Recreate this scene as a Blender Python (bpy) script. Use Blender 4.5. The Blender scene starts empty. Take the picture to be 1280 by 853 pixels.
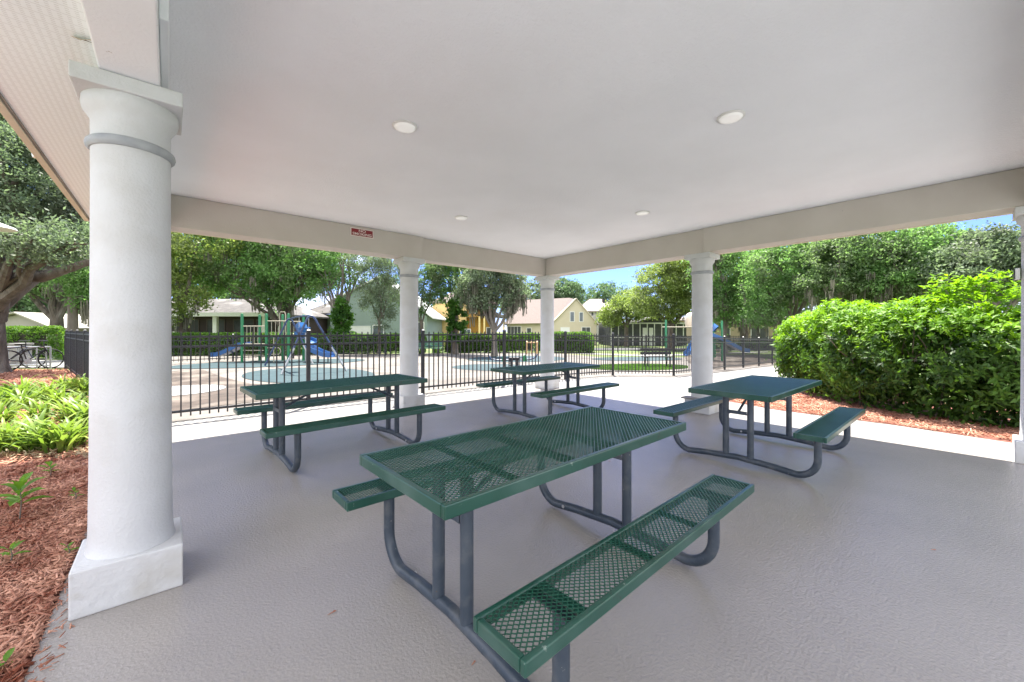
import bpy, bmesh, math, random
import numpy as np
from mathutils import Vector, Matrix
sc = bpy.context.scene
C = sc.collection
R = math.radians
rng = np.random.default_rng(7)
random.seed(7)

# ------------------------------------------------------------------ camera
YAW = R(49.175); FPX = 495.87; HC = 1.3583
cam_d = bpy.data.cameras.new('camera'); cam = bpy.data.objects.new('camera', cam_d); C.objects.link(cam)
cam.location = (0, 0, HC); cam.rotation_euler = (R(90), 0, YAW - R(90))
cam_d.sensor_width = 36; cam_d.lens = FPX / 1280 * 36
cam_d.shift_y = -(426.5 - 413.2) / 1280
cam_d.clip_start = 0.05; cam_d.clip_end = 2000
sc.camera = cam

# ------------------------------------------------------------------ world + sun
SUN_EL = R(67); SUN_AZ = R(45)
w = bpy.data.worlds.new("World"); sc.world = w; w.use_nodes = True
nt = w.node_tree; nt.nodes.clear()
out = nt.nodes.new('ShaderNodeOutputWorld'); bg = nt.nodes.new('ShaderNodeBackground')
sky = nt.nodes.new('ShaderNodeTexSky'); sky.sky_type = 'NISHITA'; sky.sun_disc = False
sky.sun_elevation = SUN_EL; sky.sun_rotation = SUN_AZ; sky.air_density = 1.0; sky.dust_density = 0.3; sky.ozone_density = 3.0
tc = nt.nodes.new('ShaderNodeTexCoord')
mp = nt.nodes.new('ShaderNodeMapping'); mp.inputs['Scale'].default_value = (1, 1, 2.6); mp.inputs['Location'].default_value = (3.1, 0.4, 0.2)
nz = nt.nodes.new('ShaderNodeTexNoise'); nz.inputs['Scale'].default_value = 2.2; nz.inputs['Detail'].default_value = 7; nz.inputs['Roughness'].default_value = .55
rp = nt.nodes.new('ShaderNodeValToRGB'); rp.color_ramp.elements[0].position = .43; rp.color_ramp.elements[1].position = .60
mixc = nt.nodes.new('ShaderNodeMix'); mixc.data_type = 'RGBA'
mixc.inputs['B'].default_value = (8.6, 8.5, 8.5, 1)
nt.links.new(tc.outputs['Generated'], mp.inputs[0]); nt.links.new(mp.outputs[0], nz.inputs['Vector'])
dp_ = nt.nodes.new('ShaderNodeVectorMath'); dp_.operation = 'DOT_PRODUCT'; dp_.inputs[1].default_value = (-.60, -.66, .25)   # unseen extra cloud added behind and overhead to light the interior
nt.links.new(tc.outputs['Generated'], dp_.inputs[0])
cv = nt.nodes.new('ShaderNodeMath'); cv.operation = 'MULTIPLY_ADD'; cv.inputs[1].default_value = .14
nt.links.new(dp_.outputs['Value'], cv.inputs[0]); nt.links.new(nz.outputs[0], cv.inputs[2]); nt.links.new(cv.outputs[0], rp.inputs[0]); nt.links.new(rp.outputs[0], mixc.inputs['Factor'])
tint = nt.nodes.new('ShaderNodeMix'); tint.data_type = 'RGBA'; tint.blend_type = 'MULTIPLY'; tint.inputs['Factor'].default_value = 1; tint.inputs['B'].default_value = (.42, .49, .93, 1)   # deeper blue air
nt.links.new(sky.outputs[0], tint.inputs['A']); nt.links.new(tint.outputs['Result'], mixc.inputs['A']); nt.links.new(mixc.outputs['Result'], bg.inputs[0])
bg.inputs[1].default_value = 0.06
nt.links.new(bg.outputs[0], out.inputs[0])
sd = bpy.data.lights.new('sun', 'SUN'); sun = bpy.data.objects.new('sun', sd); C.objects.link(sun)
sd.energy = 3.2; sd.angle = R(0.5); sd.color = (1, .95, .86)
sv = Vector((math.cos(SUN_EL) * math.sin(SUN_AZ), math.cos(SUN_EL) * math.cos(SUN_AZ), math.sin(SUN_EL)))
sun.rotation_euler = sv.to_track_quat('Z', 'Y').to_euler()
sc.view_settings.view_transform = 'Standard'; sc.view_settings.look = 'None'
sc.view_settings.exposure = 2.6; sc.view_settings.gamma = 1; sc.view_settings.use_curve_mapping = False
sc.cycles.max_bounces = 10; sc.cycles.diffuse_bounces = 6; sc.cycles.transparent_max_bounces = 8
sc.cycles.glossy_bounces = 3; sc.cycles.transmission_bounces = 4
sc.cycles.sample_clamp_indirect = 8
try: sc.cycles.use_denoising = True
except Exception: pass

FW = Vector((math.cos(YAW), math.sin(YAW), 0)); RT = Vector((math.sin(YAW), -math.cos(YAW), 0))
def zg(x): return -0.024 * min(max(x - 7, 0), 18)
def at(px, F, z=None):
    v = FW * F + RT * ((px - 640) / FPX * F)
    return Vector((v.x, v.y, zg(v.x) if z is None else z))
def zpx(py, F): return HC + (413.2 - py) / FPX * F

# ------------------------------------------------------------------ materials
def newmat(name):
    m = bpy.data.materials.new(name); m.use_nodes = True
    n = m.node_tree.nodes; b = n['Principled BSDF']
    return m, m.node_tree, b
def L(nt_, a, b): nt_.links.new(a, b)
def surf(name, c1, c2=None, scale=6., rough=.7, bump=0., bscale=60., detail=5, metal=0, spec=.5, lo=.35, hi=.65, stretch=None, bdist=.01, c3=None, s3=1., coat=0):
    m, t, b = newmat(name)
    b.inputs['Roughness'].default_value = rough; b.inputs['Metallic'].default_value = metal
    b.inputs['Specular IOR Level'].default_value = spec; b.inputs['Coat Weight'].default_value = coat
    tc_ = t.nodes.new('ShaderNodeTexCoord'); vec = tc_.outputs['Object']
    if stretch:
        mp_ = t.nodes.new('ShaderNodeMapping'); mp_.inputs['Scale'].default_value = stretch; L(t, vec, mp_.inputs[0]); vec = mp_.outputs[0]
    if c2 is None: c2 = tuple(c * .88 for c in c1)
    n = t.nodes.new('ShaderNodeTexNoise'); n.inputs['Scale'].default_value = scale; n.inputs['Detail'].default_value = detail
    L(t, vec, n.inputs['Vector'])
    r = t.nodes.new('ShaderNodeValToRGB'); r.color_ramp.elements[0].position = lo; r.color_ramp.elements[1].position = hi
    r.color_ramp.elements[0].color = (*c1, 1); r.color_ramp.elements[1].color = (*c2, 1)
    L(t, n.outputs[0], r.inputs[0]); col = r.outputs[0]
    if c3:
        n3 = t.nodes.new('ShaderNodeTexNoise'); n3.inputs['Scale'].default_value = s3; n3.inputs['Detail'].default_value = 6
        L(t, vec, n3.inputs['Vector'])
        r3 = t.nodes.new('ShaderNodeValToRGB'); r3.color_ramp.elements[0].position = .5; r3.color_ramp.elements[1].position = .72
        L(t, n3.outputs[0], r3.inputs[0])
        mx = t.nodes.new('ShaderNodeMix'); mx.data_type = 'RGBA'; mx.inputs['B'].default_value = (*c3, 1)
        L(t, r3.outputs[0], mx.inputs['Factor']); L(t, col, mx.inputs['A']); col = mx.outputs['Result']
    L(t, col, b.inputs['Base Color'])
    if bump:
        nb = t.nodes.new('ShaderNodeTexNoise'); nb.inputs['Scale'].default_value = bscale; nb.inputs['Detail'].default_value = 4
        L(t, vec, nb.inputs['Vector'])
        bp = t.nodes.new('ShaderNodeBump'); bp.inputs['Strength'].default_value = bump; bp.inputs['Distance'].default_value = bdist
        L(t, nb.outputs[0], bp.inputs['Height']); L(t, bp.outputs[0], b.inputs['Normal'])
    return m
def leafmat(name, dark, light, trans=.35, tcol=None, scale=.6, rough=.5, spec=.3, third=None, tscale=.5):
    m, t, b = newmat(name)
    b.inputs['Roughness'].default_value = rough; b.inputs['Specular IOR Level'].default_value = spec
    g = t.nodes.new('ShaderNodeNewGeometry'); tc_ = t.nodes.new('ShaderNodeTexCoord')
    n = t.nodes.new('ShaderNodeTexNoise'); n.inputs['Scale'].default_value = scale; n.inputs['Detail'].default_value = 2
    L(t, tc_.outputs['Object'], n.inputs['Vector'])
    ma = t.nodes.new('ShaderNodeMath'); ma.operation = 'MULTIPLY_ADD'; ma.inputs[1].default_value = .55
    L(t, g.outputs['Random Per Island'], ma.inputs[0])
    ms = t.nodes.new('ShaderNodeMath'); ms.operation = 'MULTIPLY_ADD'; ms.inputs[1].default_value = 1.7; ms.inputs[2].default_value = -.62
    L(t, n.outputs[0], ms.inputs[0]); L(t, ms.outputs[0], ma.inputs[2])
    r = t.nodes.new('ShaderNodeValToRGB'); r.color_ramp.elements[0].position = .1; r.color_ramp.elements[1].position = .9
    r.color_ramp.elements[0].color = (*dark, 1); r.color_ramp.elements[1].color = (*light, 1)
    L(t, ma.outputs[0], r.inputs[0]); L(t, r.outputs[0], b.inputs['Base Color'])
    cout = r.outputs[0]
    if third:
        n3 = t.nodes.new('ShaderNodeTexNoise'); n3.inputs['Scale'].default_value = tscale; n3.inputs['Detail'].default_value = 5; n3.inputs['Roughness'].default_value = .7
        L(t, tc_.outputs['Object'], n3.inputs['Vector'])
        r3 = t.nodes.new('ShaderNodeValToRGB'); r3.color_ramp.elements[0].position = .44; r3.color_ramp.elements[1].position = .60; L(t, n3.outputs[0], r3.inputs[0])
        sc_ = t.nodes.new('ShaderNodeMix'); sc_.data_type = 'RGBA'; sc_.blend_type = 'MULTIPLY'; sc_.inputs['Factor'].default_value = 1
        bw = t.nodes.new('ShaderNodeMath'); bw.operation = 'MULTIPLY_ADD'; bw.inputs[1].default_value = 1.0; bw.inputs[2].default_value = .35; L(t, g.outputs['Random Per Island'], bw.inputs[0])
        L(t, bw.outputs[0], sc_.inputs['A']); sc_.inputs['B'].default_value = (*third, 1)
        m3 = t.nodes.new('ShaderNodeMix'); m3.data_type = 'RGBA'; L(t, r3.outputs[0], m3.inputs['Factor']); L(t, cout, m3.inputs['A']); L(t, sc_.outputs['Result'], m3.inputs['B']); cout = m3.outputs['Result']
        L(t, cout, b.inputs['Base Color'])
    tr = t.nodes.new('ShaderNodeBsdfTranslucent')
    if tcol:
        mm = t.nodes.new('ShaderNodeMix'); mm.data_type = 'RGBA'; mm.inputs['Factor'].default_value = .6
        L(t, cout, mm.inputs['A']); mm.inputs['B'].default_value = (*tcol, 1); L(t, mm.outputs['Result'], tr.inputs[0])
    else: L(t, cout, tr.inputs[0])
    mix = t.nodes.new('ShaderNodeMixShader'); mix.inputs[0].default_value = trans
    L(t, b.outputs[0], mix.inputs[1]); L(t, tr.outputs[0], mix.inputs[2])
    L(t, mix.outputs[0], t.nodes['Material Output'].inputs[0])
    return m

M = {}
M['stucco_white'] = surf('painted_stucco_white', (.57, .585, .60), (.53, .54, .55), 3, .75, .6, 70, bdist=.005, c3=(.47, .47, .46), s3=2.6)
M['plinth'] = surf('painted_plinth_white', (.60, .61, .62), (.555, .565, .575), 3, .7, .7, 28, bdist=.008, c3=(.45, .44, .41), s3=3.4)
M['ceiling'] = surf('ceiling_stucco', (.84, .862, .90), (.80, .822, .858), 1.3, .85, .7, 75, bdist=.006, c3=(.78, .79, .815), s3=.5)
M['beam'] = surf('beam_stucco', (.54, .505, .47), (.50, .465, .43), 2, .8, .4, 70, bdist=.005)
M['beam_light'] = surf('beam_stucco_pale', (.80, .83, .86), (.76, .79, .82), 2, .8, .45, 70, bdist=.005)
M['ring'] = surf('ring_grey_paint', (.36, .38, .40), (.28, .30, .32), 12, .6, .2, 80)
M['floor'] = surf('coated_floor', (.385, .36, .338), (.275, .257, .240), .9, .25, 1.0, 70, bdist=.0045, spec=.5, lo=.15, hi=.85)
_ft = M['floor'].node_tree; _n = _ft.nodes.new('ShaderNodeTexNoise'); _n.inputs['Scale'].default_value = .9; _n.inputs['Detail'].default_value = 2
_mr = _ft.nodes.new('ShaderNodeMapRange'); _mr.inputs['From Min'].default_value = .1; _mr.inputs['From Max'].default_value = .9; _mr.inputs['To Min'].default_value = .235; _mr.inputs['To Max'].default_value = .235
_fc = _ft.nodes.new('ShaderNodeTexCoord'); _ft.links.new(_fc.outputs['Object'], _n.inputs['Vector']); _ft.links.new(_n.outputs[0], _mr.inputs['Value']); _ft.links.new(_mr.outputs['Result'], _ft.nodes['Principled BSDF'].inputs['Roughness'])
M['concrete'] = surf('bright_concrete', (.255, .25, .24), (.205, .20, .19), 1.6, .85, .3, 80, bdist=.004, c3=(.15, .145, .135), s3=.8)
M['bounce_paving'] = surf('bounce_concrete', (.29, .295, .295), (.25, .255, .255), 1.2, .85, .3, 60, bdist=.004)  # neutral paving for the added bounce surface out of view
M['sand'] = surf('pale_sand', (.175, .16, .145), (.125, .113, .10), 2.2, .95, .5, 40, bdist=.01, c3=(.085, .073, .062), s3=.5)
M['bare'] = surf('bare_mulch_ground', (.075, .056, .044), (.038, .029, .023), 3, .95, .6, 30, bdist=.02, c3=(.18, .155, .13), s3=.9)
M['rubber'] = surf('teal_rubber_pad', (.008, .030, .037), (.012, .040, .048), 2, .85, .2, 80, bdist=.004, c3=(.02, .048, .055), s3=.9)
M['mulch'] = surf('red_mulch', (.28, .10, .07), (.15, .05, .035), 14, .95, .9, 45, bdist=.03, c3=(.30, .14, .09), s3=6)
M['chips'] = leafmat('mulch_chip', (.23, .075, .045), (.62, .35, .25), 0.0, scale=3, rough=.9, spec=.1)
M['grass_ground'] = surf('lawn_ground', (.07, .12, .025), (.11, .15, .04), 1.2, .95, .5, 30, bdist=.03, c3=(.20, .18, .08), s3=.25)
M['grass'] = leafmat('grass_blade', (.05, .13, .02), (.13, .26, .04), .35, scale=1.5)
M['green'] = surf('green_plastic_coating', (.008, .056, .038), (.012, .070, .050), 5, .28, .12, 200, bdist=.001, spec=.6, c3=(.05, .11, .092), s3=3.5)  # pale patches: worn coating, lightened to carry its sheen in the colour
M['mesh'] = surf('green_coated_mesh', (.012, .085, .052), (.02, .105, .07), 5, .35, 0, spec=.5)
M['tube'] = surf('slate_painted_tube', (.028, .042, .062), (.05, .065, .085), 7, .42, .15, 90, bdist=.002, c3=(.10, .11, .12), s3=9)
M['bare_steel'] = surf('worn_steel', (.30, .27, .24), (.14, .10, .08), 40, .5, .2, 120, metal=.3)
M['bolt'] = surf('zinc_bolt', (.6, .6, .6), (.45, .45, .45), 30, .35, 0, metal=.8)
M['iron'] = surf('black_iron', (.012, .013, .016), (.02, .021, .025), 8, .45, 0, spec=.5)
M['lens'] = surf('opal_lens', (.80, .80, .78), (.77, .77, .75), 5, .4, 0)
_t = M['lens'].node_tree.nodes['Principled BSDF']; _t.inputs['Emission Color'].default_value = (1, .99, .96, 1); _t.inputs['Emission Strength'].default_value = .04   # dimly lit lamps
M['trim'] = surf('white_trim', (.72, .72, .70), (.68, .68, .66), 5, .5, 0)
M['sign_red'] = surf('sign_red', (.22, .012, .02), (.19, .01, .017), 5, .5, 0)
M['sign_white'] = surf('sign_white', (.75, .68, .64), (.70, .62, .58), 5, .5, 0)
M['fascia'] = surf('cream_fascia', (.60, .54, .44), (.54, .48, .38), 4, .6, .1, 40)
M['shingle'] = surf('brown_shingle', (.10, .07, .05), (.16, .12, .09), 12, .9, .6, 30, bdist=.02)
M['bark'] = surf('oak_bark', (.075, .058, .043), (.15, .125, .10), 5, .95, .8, 18, bdist=.05, stretch=(1, 1, .35), c3=(.19, .175, .15), s3=3)
M['bark_pale'] = surf('pale_bark', (.12, .10, .085), (.20, .18, .155), 4, .95, .7, 20, bdist=.04, stretch=(1, 1, .3))
M['oak'] = leafmat('oak_leaf', (.075, .145, .06), (.22, .33, .14), .55, (.20, .36, .07), third=(.19, .22, .15))
M['oak_grey'] = leafmat('grey_oak_leaf', (.085, .13, .085), (.28, .36, .23), .5, (.20, .30, .10), third=(.15, .17, .13))
M['spring'] = leafmat('fresh_leaf', (.09, .20, .065), (.24, .42, .14), .55, (.20, .42, .06), third=(.20, .235, .15))
M['yellowgreen'] = leafmat('yellow_green_leaf', (.11, .18, .04), (.30, .38, .10), .5, (.32, .44, .06), third=(.22, .26, .14))
M['far_leaf'] = leafmat('far_leaf', (.08, .14, .08), (.18, .27, .14), .42, (.14, .25, .07))
M['vine'] = leafmat('vine_leaf', (.02, .07, .012), (.09, .22, .03), .35, (.18, .38, .03))
M['moss'] = leafmat('hanging_moss', (.12, .12, .09), (.24, .23, .17), .3)
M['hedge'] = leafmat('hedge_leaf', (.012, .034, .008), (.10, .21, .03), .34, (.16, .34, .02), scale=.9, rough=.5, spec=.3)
M['hedge_sunlit'] = leafmat('sunlit_hedge_leaf', (.07, .19, .01), (.22, .40, .015), .48, (.30, .55, .012), scale=1.5, rough=.5, spec=.25)  # leaves of the hedge top, sunlight put into their brighter colour
M['hedge_far'] = leafmat('clipped_hedge_leaf', (.03, .085, .015), (.12, .26, .035), .36, (.24, .44, .03))
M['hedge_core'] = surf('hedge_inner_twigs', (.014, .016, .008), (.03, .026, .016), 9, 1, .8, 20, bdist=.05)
M['strap'] = leafmat('strap_leaf', (.035, .11, .015), (.34, .44, .10), .40, (.26, .42, .03), scale=1.5, rough=.4)
M['seed'] = leafmat('seedling_leaf', (.07, .20, .02), (.18, .36, .04), .40, (.30, .52, .04), scale=3)
M['dry'] = leafmat('dry_leaf', (.22, .15, .08), (.40, .33, .22), .1, scale=3)
M['pg_green'] = surf('green_post_paint', (.012, .17, .065), (.012, .15, .055), 3, .35, 0)
M['pg_blue'] = surf('blue_plastic', (.022, .095, .26), (.026, .10, .28), 3, .3, 0)
M['pg_cream'] = surf('cream_powder_coat', (.36, .33, .25), (.33, .3, .22), 3, .4, 0)
M['pg_navy'] = surf('navy_tube', (.02, .04, .10), (.03, .05, .12), 3, .35, 0)
M['galv'] = surf('galvanised_tube', (.45, .47, .48), (.36, .38, .39), 5, .4, 0, metal=.4)
M['pg_dark'] = surf('dark_green_panel', (.015, .07, .04), (.02, .08, .05), 3, .5, 0)
M['glass'] = surf('window_glass', (.05, .07, .08), (.09, .11, .12), 1, .12, 0, spec=.8)
M['dark_screen'] = surf('dark_insect_screen', (.045, .05, .052), (.07, .075, .078), 2, .7, 0)
M['tyre'] = surf('black_rubber', (.015, .015, .016), (.02, .02, .02), 3, .8, 0)
def wallmat(name, c): return surf(name, c, tuple(k * .93 for k in c), 1.5, .85, .2, 30, bdist=.01)

# vinyl soffit: perforated ribbed strips running out from the beam
def soffit_mat():
    m, t, b = newmat('vinyl_soffit'); b.inputs['Roughness'].default_value = .55
    tc_ = t.nodes.new('ShaderNodeTexCoord'); sp = t.nodes.new('ShaderNodeSeparateXYZ'); L(t, tc_.outputs['Object'], sp.inputs[0])
    def saw(sock, freq):
        a = t.nodes.new('ShaderNodeMath'); a.operation = 'MULTIPLY'; a.inputs[1].default_value = freq; L(t, sock, a.inputs[0])
        f = t.nodes.new('ShaderNodeMath'); f.operation = 'FRACT'; L(t, a.outputs[0], f.inputs[0]); return f.outputs[0]
    def gt(sock, v):
        a = t.nodes.new('ShaderNodeMath'); a.operation = 'GREATER_THAN'; a.inputs[1].default_value = v; L(t, sock, a.inputs[0]); return a.outputs[0]
    rib = saw(sp.outputs[1], 16); hx = gt(saw(sp.outputs[0], 34), .55); hy = gt(saw(sp.outputs[1], 64), .55)
    mu = t.nodes.new('ShaderNodeMath'); mu.operation = 'MULTIPLY'; L(t, hx, mu.inputs[0]); L(t, hy, mu.inputs[1])
    gr = gt(rib, .93); ad = t.nodes.new('ShaderNodeMath'); ad.operation = 'MAXIMUM'; L(t, mu.outputs[0], ad.inputs[0]); L(t, gr, ad.inputs[1])
    mx = t.nodes.new('ShaderNodeMix'); mx.data_type = 'RGBA'; mx.inputs['A'].default_value = (.84, .90, .93, 1); mx.inputs['B'].default_value = (.70, .75, .77, 1)
    L(t, ad.outputs[0], mx.inputs['Factor']); L(t, mx.outputs['Result'], b.inputs['Base Color'])
    bp = t.nodes.new('ShaderNodeBump'); bp.inputs['Strength'].default_value = .5; bp.inputs['Distance'].default_value = .006; bp.invert = True
    L(t, ad.outputs[0], bp.inputs['Height']); L(t, bp.outputs[0], b.inputs['Normal'])
    return m
M['soffit'] = soffit_mat()
def flecks(m, col, scale, thr, soft=.02, stretch=None):
    # chips, scuffs and specks: small patches of another colour with a shape of their own
    t = m.node_tree; b = t.nodes['Principled BSDF']; src = b.inputs['Base Color'].links[0].from_socket
    tc_ = t.nodes.new('ShaderNodeTexCoord'); vec = tc_.outputs['Object']
    if stretch: mp_ = t.nodes.new('ShaderNodeMapping'); mp_.inputs['Scale'].default_value = stretch; L(t, vec, mp_.inputs[0]); vec = mp_.outputs[0]
    n = t.nodes.new('ShaderNodeTexNoise'); n.inputs['Scale'].default_value = scale; n.inputs['Detail'].default_value = 4; n.inputs['Roughness'].default_value = .65; L(t, vec, n.inputs['Vector'])
    q = t.nodes.new('ShaderNodeMapRange'); q.interpolation_type = 'SMOOTHSTEP'; q.inputs['From Min'].default_value = thr; q.inputs['From Max'].default_value = thr + soft; L(t, n.outputs[0], q.inputs['Value'])
    x = t.nodes.new('ShaderNodeMix'); x.data_type = 'RGBA'; L(t, q.outputs['Result'], x.inputs['Factor']); L(t, src, x.inputs['A']); x.inputs['B'].default_value = (*col, 1); L(t, x.outputs['Result'], b.inputs['Base Color'])
flecks(M['green'], (.16, .22, .19), 22, .69); flecks(M['green'], (.02, .035, .028), 9, .64, .06)
flecks(M['tube'], (.20, .19, .18), 26, .68); flecks(M['tube'], (.10, .06, .04), 14, .70, .03)
flecks(M['floor'], (.16, .14, .125), 60, .745, .015)
flecks(M['plinth'], (.30, .27, .23), 34, .72); flecks(M['plinth'], (.42, .405, .375), 7, .60, .2)
flecks(M['stucco_white'], (.42, .41, .38), 30, .74); flecks(M['beam'], (.34, .31, .28), 16, .72, .04); flecks(M['beam_light'], (.42, .38, .34), 13, .68, .05)

flecks(M['concrete'], (.10, .09, .075), 26, .70, .03); flecks(M['rubber'], (.05, .075, .08), 5, .60, .1)
flecks(M['sand'], (.06, .05, .04), 9, .66, .05)

# ------------------------------------------------------------------ mesh builder
class MB:
    def __init__(s): s.v = []; s.f = []
    def add(s, v, f):
        k = len(s.v); s.v += [tuple(a) for a in v]; s.f += [tuple(i + k for i in a) for a in f]; return s
    def box(s, x0, x1, y0, y1, z0, z1):
        return s.add([(x0, y0, z0), (x1, y0, z0), (x1, y1, z0), (x0, y1, z0), (x0, y0, z1), (x1, y0, z1), (x1, y1, z1), (x0, y1, z1)],
                     [(0, 3, 2, 1), (4, 5, 6, 7), (0, 1, 5, 4), (1, 2, 6, 5), (2, 3, 7, 6), (3, 0, 4, 7)])
    def bar(s, a, b, w_, h_, up=(0, 0, 1)):
        a = Vector(a); b = Vector(b); d = (b - a).normalized(); u = Vector(up)
        if abs(d.dot(u)) > .98: u = Vector((0, 1, 0))
        x = d.cross(u).normalized(); y = x.cross(d)
        vs = [p + x * sx * w_ / 2 + y * sy * h_ / 2 for p in (a, b) for sx, sy in ((-1, -1), (1, -1), (1, 1), (-1, 1))]
        return s.add(vs, [(0, 1, 2, 3), (4, 7, 6, 5), (0, 4, 5, 1), (1, 5, 6, 2), (2, 6, 7, 3), (3, 7, 4, 0)])
    def tube(s, pts, r, n=10, cap=True):
        pts = [Vector(p) for p in pts]; m = len(pts)
        rs = r if hasattr(r, '__len__') else [r] * m
        t0 = (pts[1] - pts[0]).normalized(); u = Vector((0, 0, 1)) if abs(t0.z) < .9 else Vector((1, 0, 0))
        nrm = (u - t0 * u.dot(t0)).normalized(); vs = []; fs = []
        for i, p in enumerate(pts):
            t = ((pts[min(i + 1, m - 1)] - pts[max(i - 1, 0)])).normalized()
            nrm = (nrm - t * nrm.dot(t)); nrm = nrm.normalized() if nrm.length > 1e-6 else t.orthogonal().normalized()
            b = t.cross(nrm)
            for k in range(n):
                a = 2 * math.pi * k / n; vs.append(p + (nrm * math.cos(a) + b * math.sin(a)) * rs[i])
        for i in range(m - 1):
            for k in range(n): fs.append((i * n + k, i * n + (k + 1) % n, (i + 1) * n + (k + 1) % n, (i + 1) * n + k))
        if cap: fs += [tuple(reversed(range(n))), tuple((m - 1) * n + k for k in range(n))]
        return s.add(vs, fs)
    def lathe(s, prof, n=40, c=(0, 0, 0), cap=True):
        vs = []; fs = []; m = len(prof)
        for r, z in prof:
            for k in range(n):
                a = 2 * math.pi * k / n; vs.append((c[0] + r * math.cos(a), c[1] + r * math.sin(a), c[2] + z))
        for i in range(m - 1):
            for k in range(n): fs.append((i * n + k, i * n + (k + 1) % n, (i + 1) * n + (k + 1) % n, (i + 1) * n + k))
        if cap: fs += [tuple(reversed(range(n))), tuple((m - 1) * n + k for k in range(n))]
        return s.add(vs, fs)
    def poly(s, pts, y0, y1):   # outline in xz extruded along y
        n = len(pts); vs = [(x, y0, z) for x, z in pts] + [(x, y1, z) for x, z in pts]
        fs = [tuple(range(n)), tuple(reversed(range(n, 2 * n)))] + [(i, i + n, (i + 1) % n + n, (i + 1) % n) for i in range(n)]
        return s.add(vs, fs)
    def build(s, name, mat, parent=None, smooth=False, bevel=0, loc=None):
        me = bpy.data.meshes.new(name); me.from_pydata(s.v, [], s.f)
        me.materials.append(mat)
        bm = bmesh.new(); bm.from_mesh(me); bmesh.ops.recalc_face_normals(bm, faces=bm.faces)
        if bevel:
            bmesh.ops.remove_doubles(bm, verts=bm.verts, dist=1e-5)
            ed = [e for e in bm.edges if len(e.link_faces) == 2 and e.calc_face_angle(0) > .6]
            bmesh.ops.bevel(bm, geom=ed, offset=bevel, segments=2, affect='EDGES', profile=.5)
        bm.to_mesh(me); bm.free()
        if smooth:
            me.polygons.foreach_set('use_smooth', [True] * len(me.polygons))
            try: me.set_sharp_from_angle(angle=R(40))
            except Exception: pass
        o = bpy.data.objects.new(name, me); C.objects.link(o)
        if parent: o.parent = parent
        if loc is not None: o.location = loc
        return o
def npmesh(name, V, F, mat, parent=None, kind=None):
    """V (n,3) F (m,4) numpy"""
    me = bpy.data.meshes.new(name); n, m = len(V), len(F); k = F.shape[1]
    me.vertices.add(n); me.vertices.foreach_set('co', V.astype(np.float32).ravel())
    me.loops.add(m * k); me.loops.foreach_set('vertex_index', F.astype(np.int32).ravel())
    me.polygons.add(m); me.polygons.foreach_set('loop_start', np.arange(0, m * k, k, dtype=np.int32))
    try: me.polygons.foreach_set('loop_total', np.full(m, k, dtype=np.int32))
    except Exception: pass
    me.update(calc_edges=True); me.validate()
    me.materials.append(mat)
    o = bpy.data.objects.new(name, me); C.objects.link(o)
    if parent: o.parent = parent
    return o
def tag(o, label=None, cat=None, group=None, kind=None):
    if label: o['label'] = label
    if cat: o['category'] = cat
    if group: o['group'] = group
    if kind: o['kind'] = kind
    return o
def thing(name, label, cat, loc=(0, 0, 0), rz=0, group=None):
    o = bpy.data.objects.new(name, None); C.objects.link(o); o.location = loc; o.rotation_euler = (0, 0, rz); o.empty_display_size = .2
    return tag(o, label, cat, group)
def dup(o, parent=None, loc=None, rz=None, label=None):
    c = o.copy(); C.objects.link(c); c.parent = parent
    if loc is not None: c.location = loc
    if rz is not None: c.rotation_euler = (0, 0, rz)
    if label: c['label'] = label
    for ch in list(o.children): dup(ch, c)
    return c
def arc(c, r, a0, a1, n, f):   # f(u,v)->xyz
    return [f(c[0] + r * math.cos(R(a0 + (a1 - a0) * i / n)), c[1] + r * math.sin(R(a0 + (a1 - a0) * i / n))) for i in range(n + 1)]

# ------------------------------------------------------------------ GROUND
def sheet(name, pts, dz, mat, kind='structure'):
    bm = bmesh.new(); bm.faces.new([bm.verts.new((x, y, 0)) for x, y in pts])
    for xx in (7, 25):
        bmesh.ops.bisect_plane(bm, geom=bm.verts[:] + bm.edges[:] + bm.faces[:], plane_co=(xx, 0, 0), plane_no=(1, 0, 0))
    for v in bm.verts: v.co.z = zg(v.co.x) + dz
    bmesh.ops.recalc_face_normals(bm, faces=bm.faces)
    if bm.faces[0].normal.z < 0:
        for f in bm.faces: f.normal_flip()
    me = bpy.data.meshes.new(name); bm.to_mesh(me); bm.free(); me.materials.append(mat)
    o = bpy.data.objects.new(name, me); C.objects.link(o); o['kind'] = kind; return o
def ell(cx, cy, a, b, rot=0, n=40):
    return [(cx + a * math.cos(t) * math.cos(rot) - b * math.sin(t) * math.sin(rot), cy + a * math.cos(t) * math.sin(rot) + b * math.sin(t) * math.cos(rot)) for t in [2 * math.pi * k / n for k in range(n)]]
def pp(*pf): return [tuple(at(px, F)[:2]) for px, F in pf]
sheet('ground', [(-400, -400), (400, -400), (400, 400), (-400, 400)], -.05, M['grass_ground'])
sheet('playground_ground', [(-.45, 8.1), (10.2, 8.1), (12.7, 6.3), (26, 6.5)] + pp((960, 24), (860, 27), (760, 25), (700, 30), (620, 31), (500, 25), (350, 21.5), (200, 21.5)) + [(-2.6, 21)], -.030, M['sand'])
sheet('bare_ground_patch', [(-.3, 8.9), (2.2, 9.2), (2.9, 10.6), (1.6, 12.2), (1.2, 14.4), (.9, 17.6), (-1.6, 18)], -.022, M['bare'])
sheet('concrete_disc', ell(.1, 11.9, .95, .95), -.014, M['concrete'])
sheet('rubber_pad_near', ell(3.35, 13.7, 1.7, 2.7, .12), -.018, M['rubber'])
sheet('rubber_pad_structure', ell(3.4, 19.2, 3.6, 1.9, -.15), -.014, M['rubber'])
sheet('rubber_pad_centre', ell(9.7, 12.3, 1.75, 1.55, .3), -.018, M['rubber'])
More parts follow.
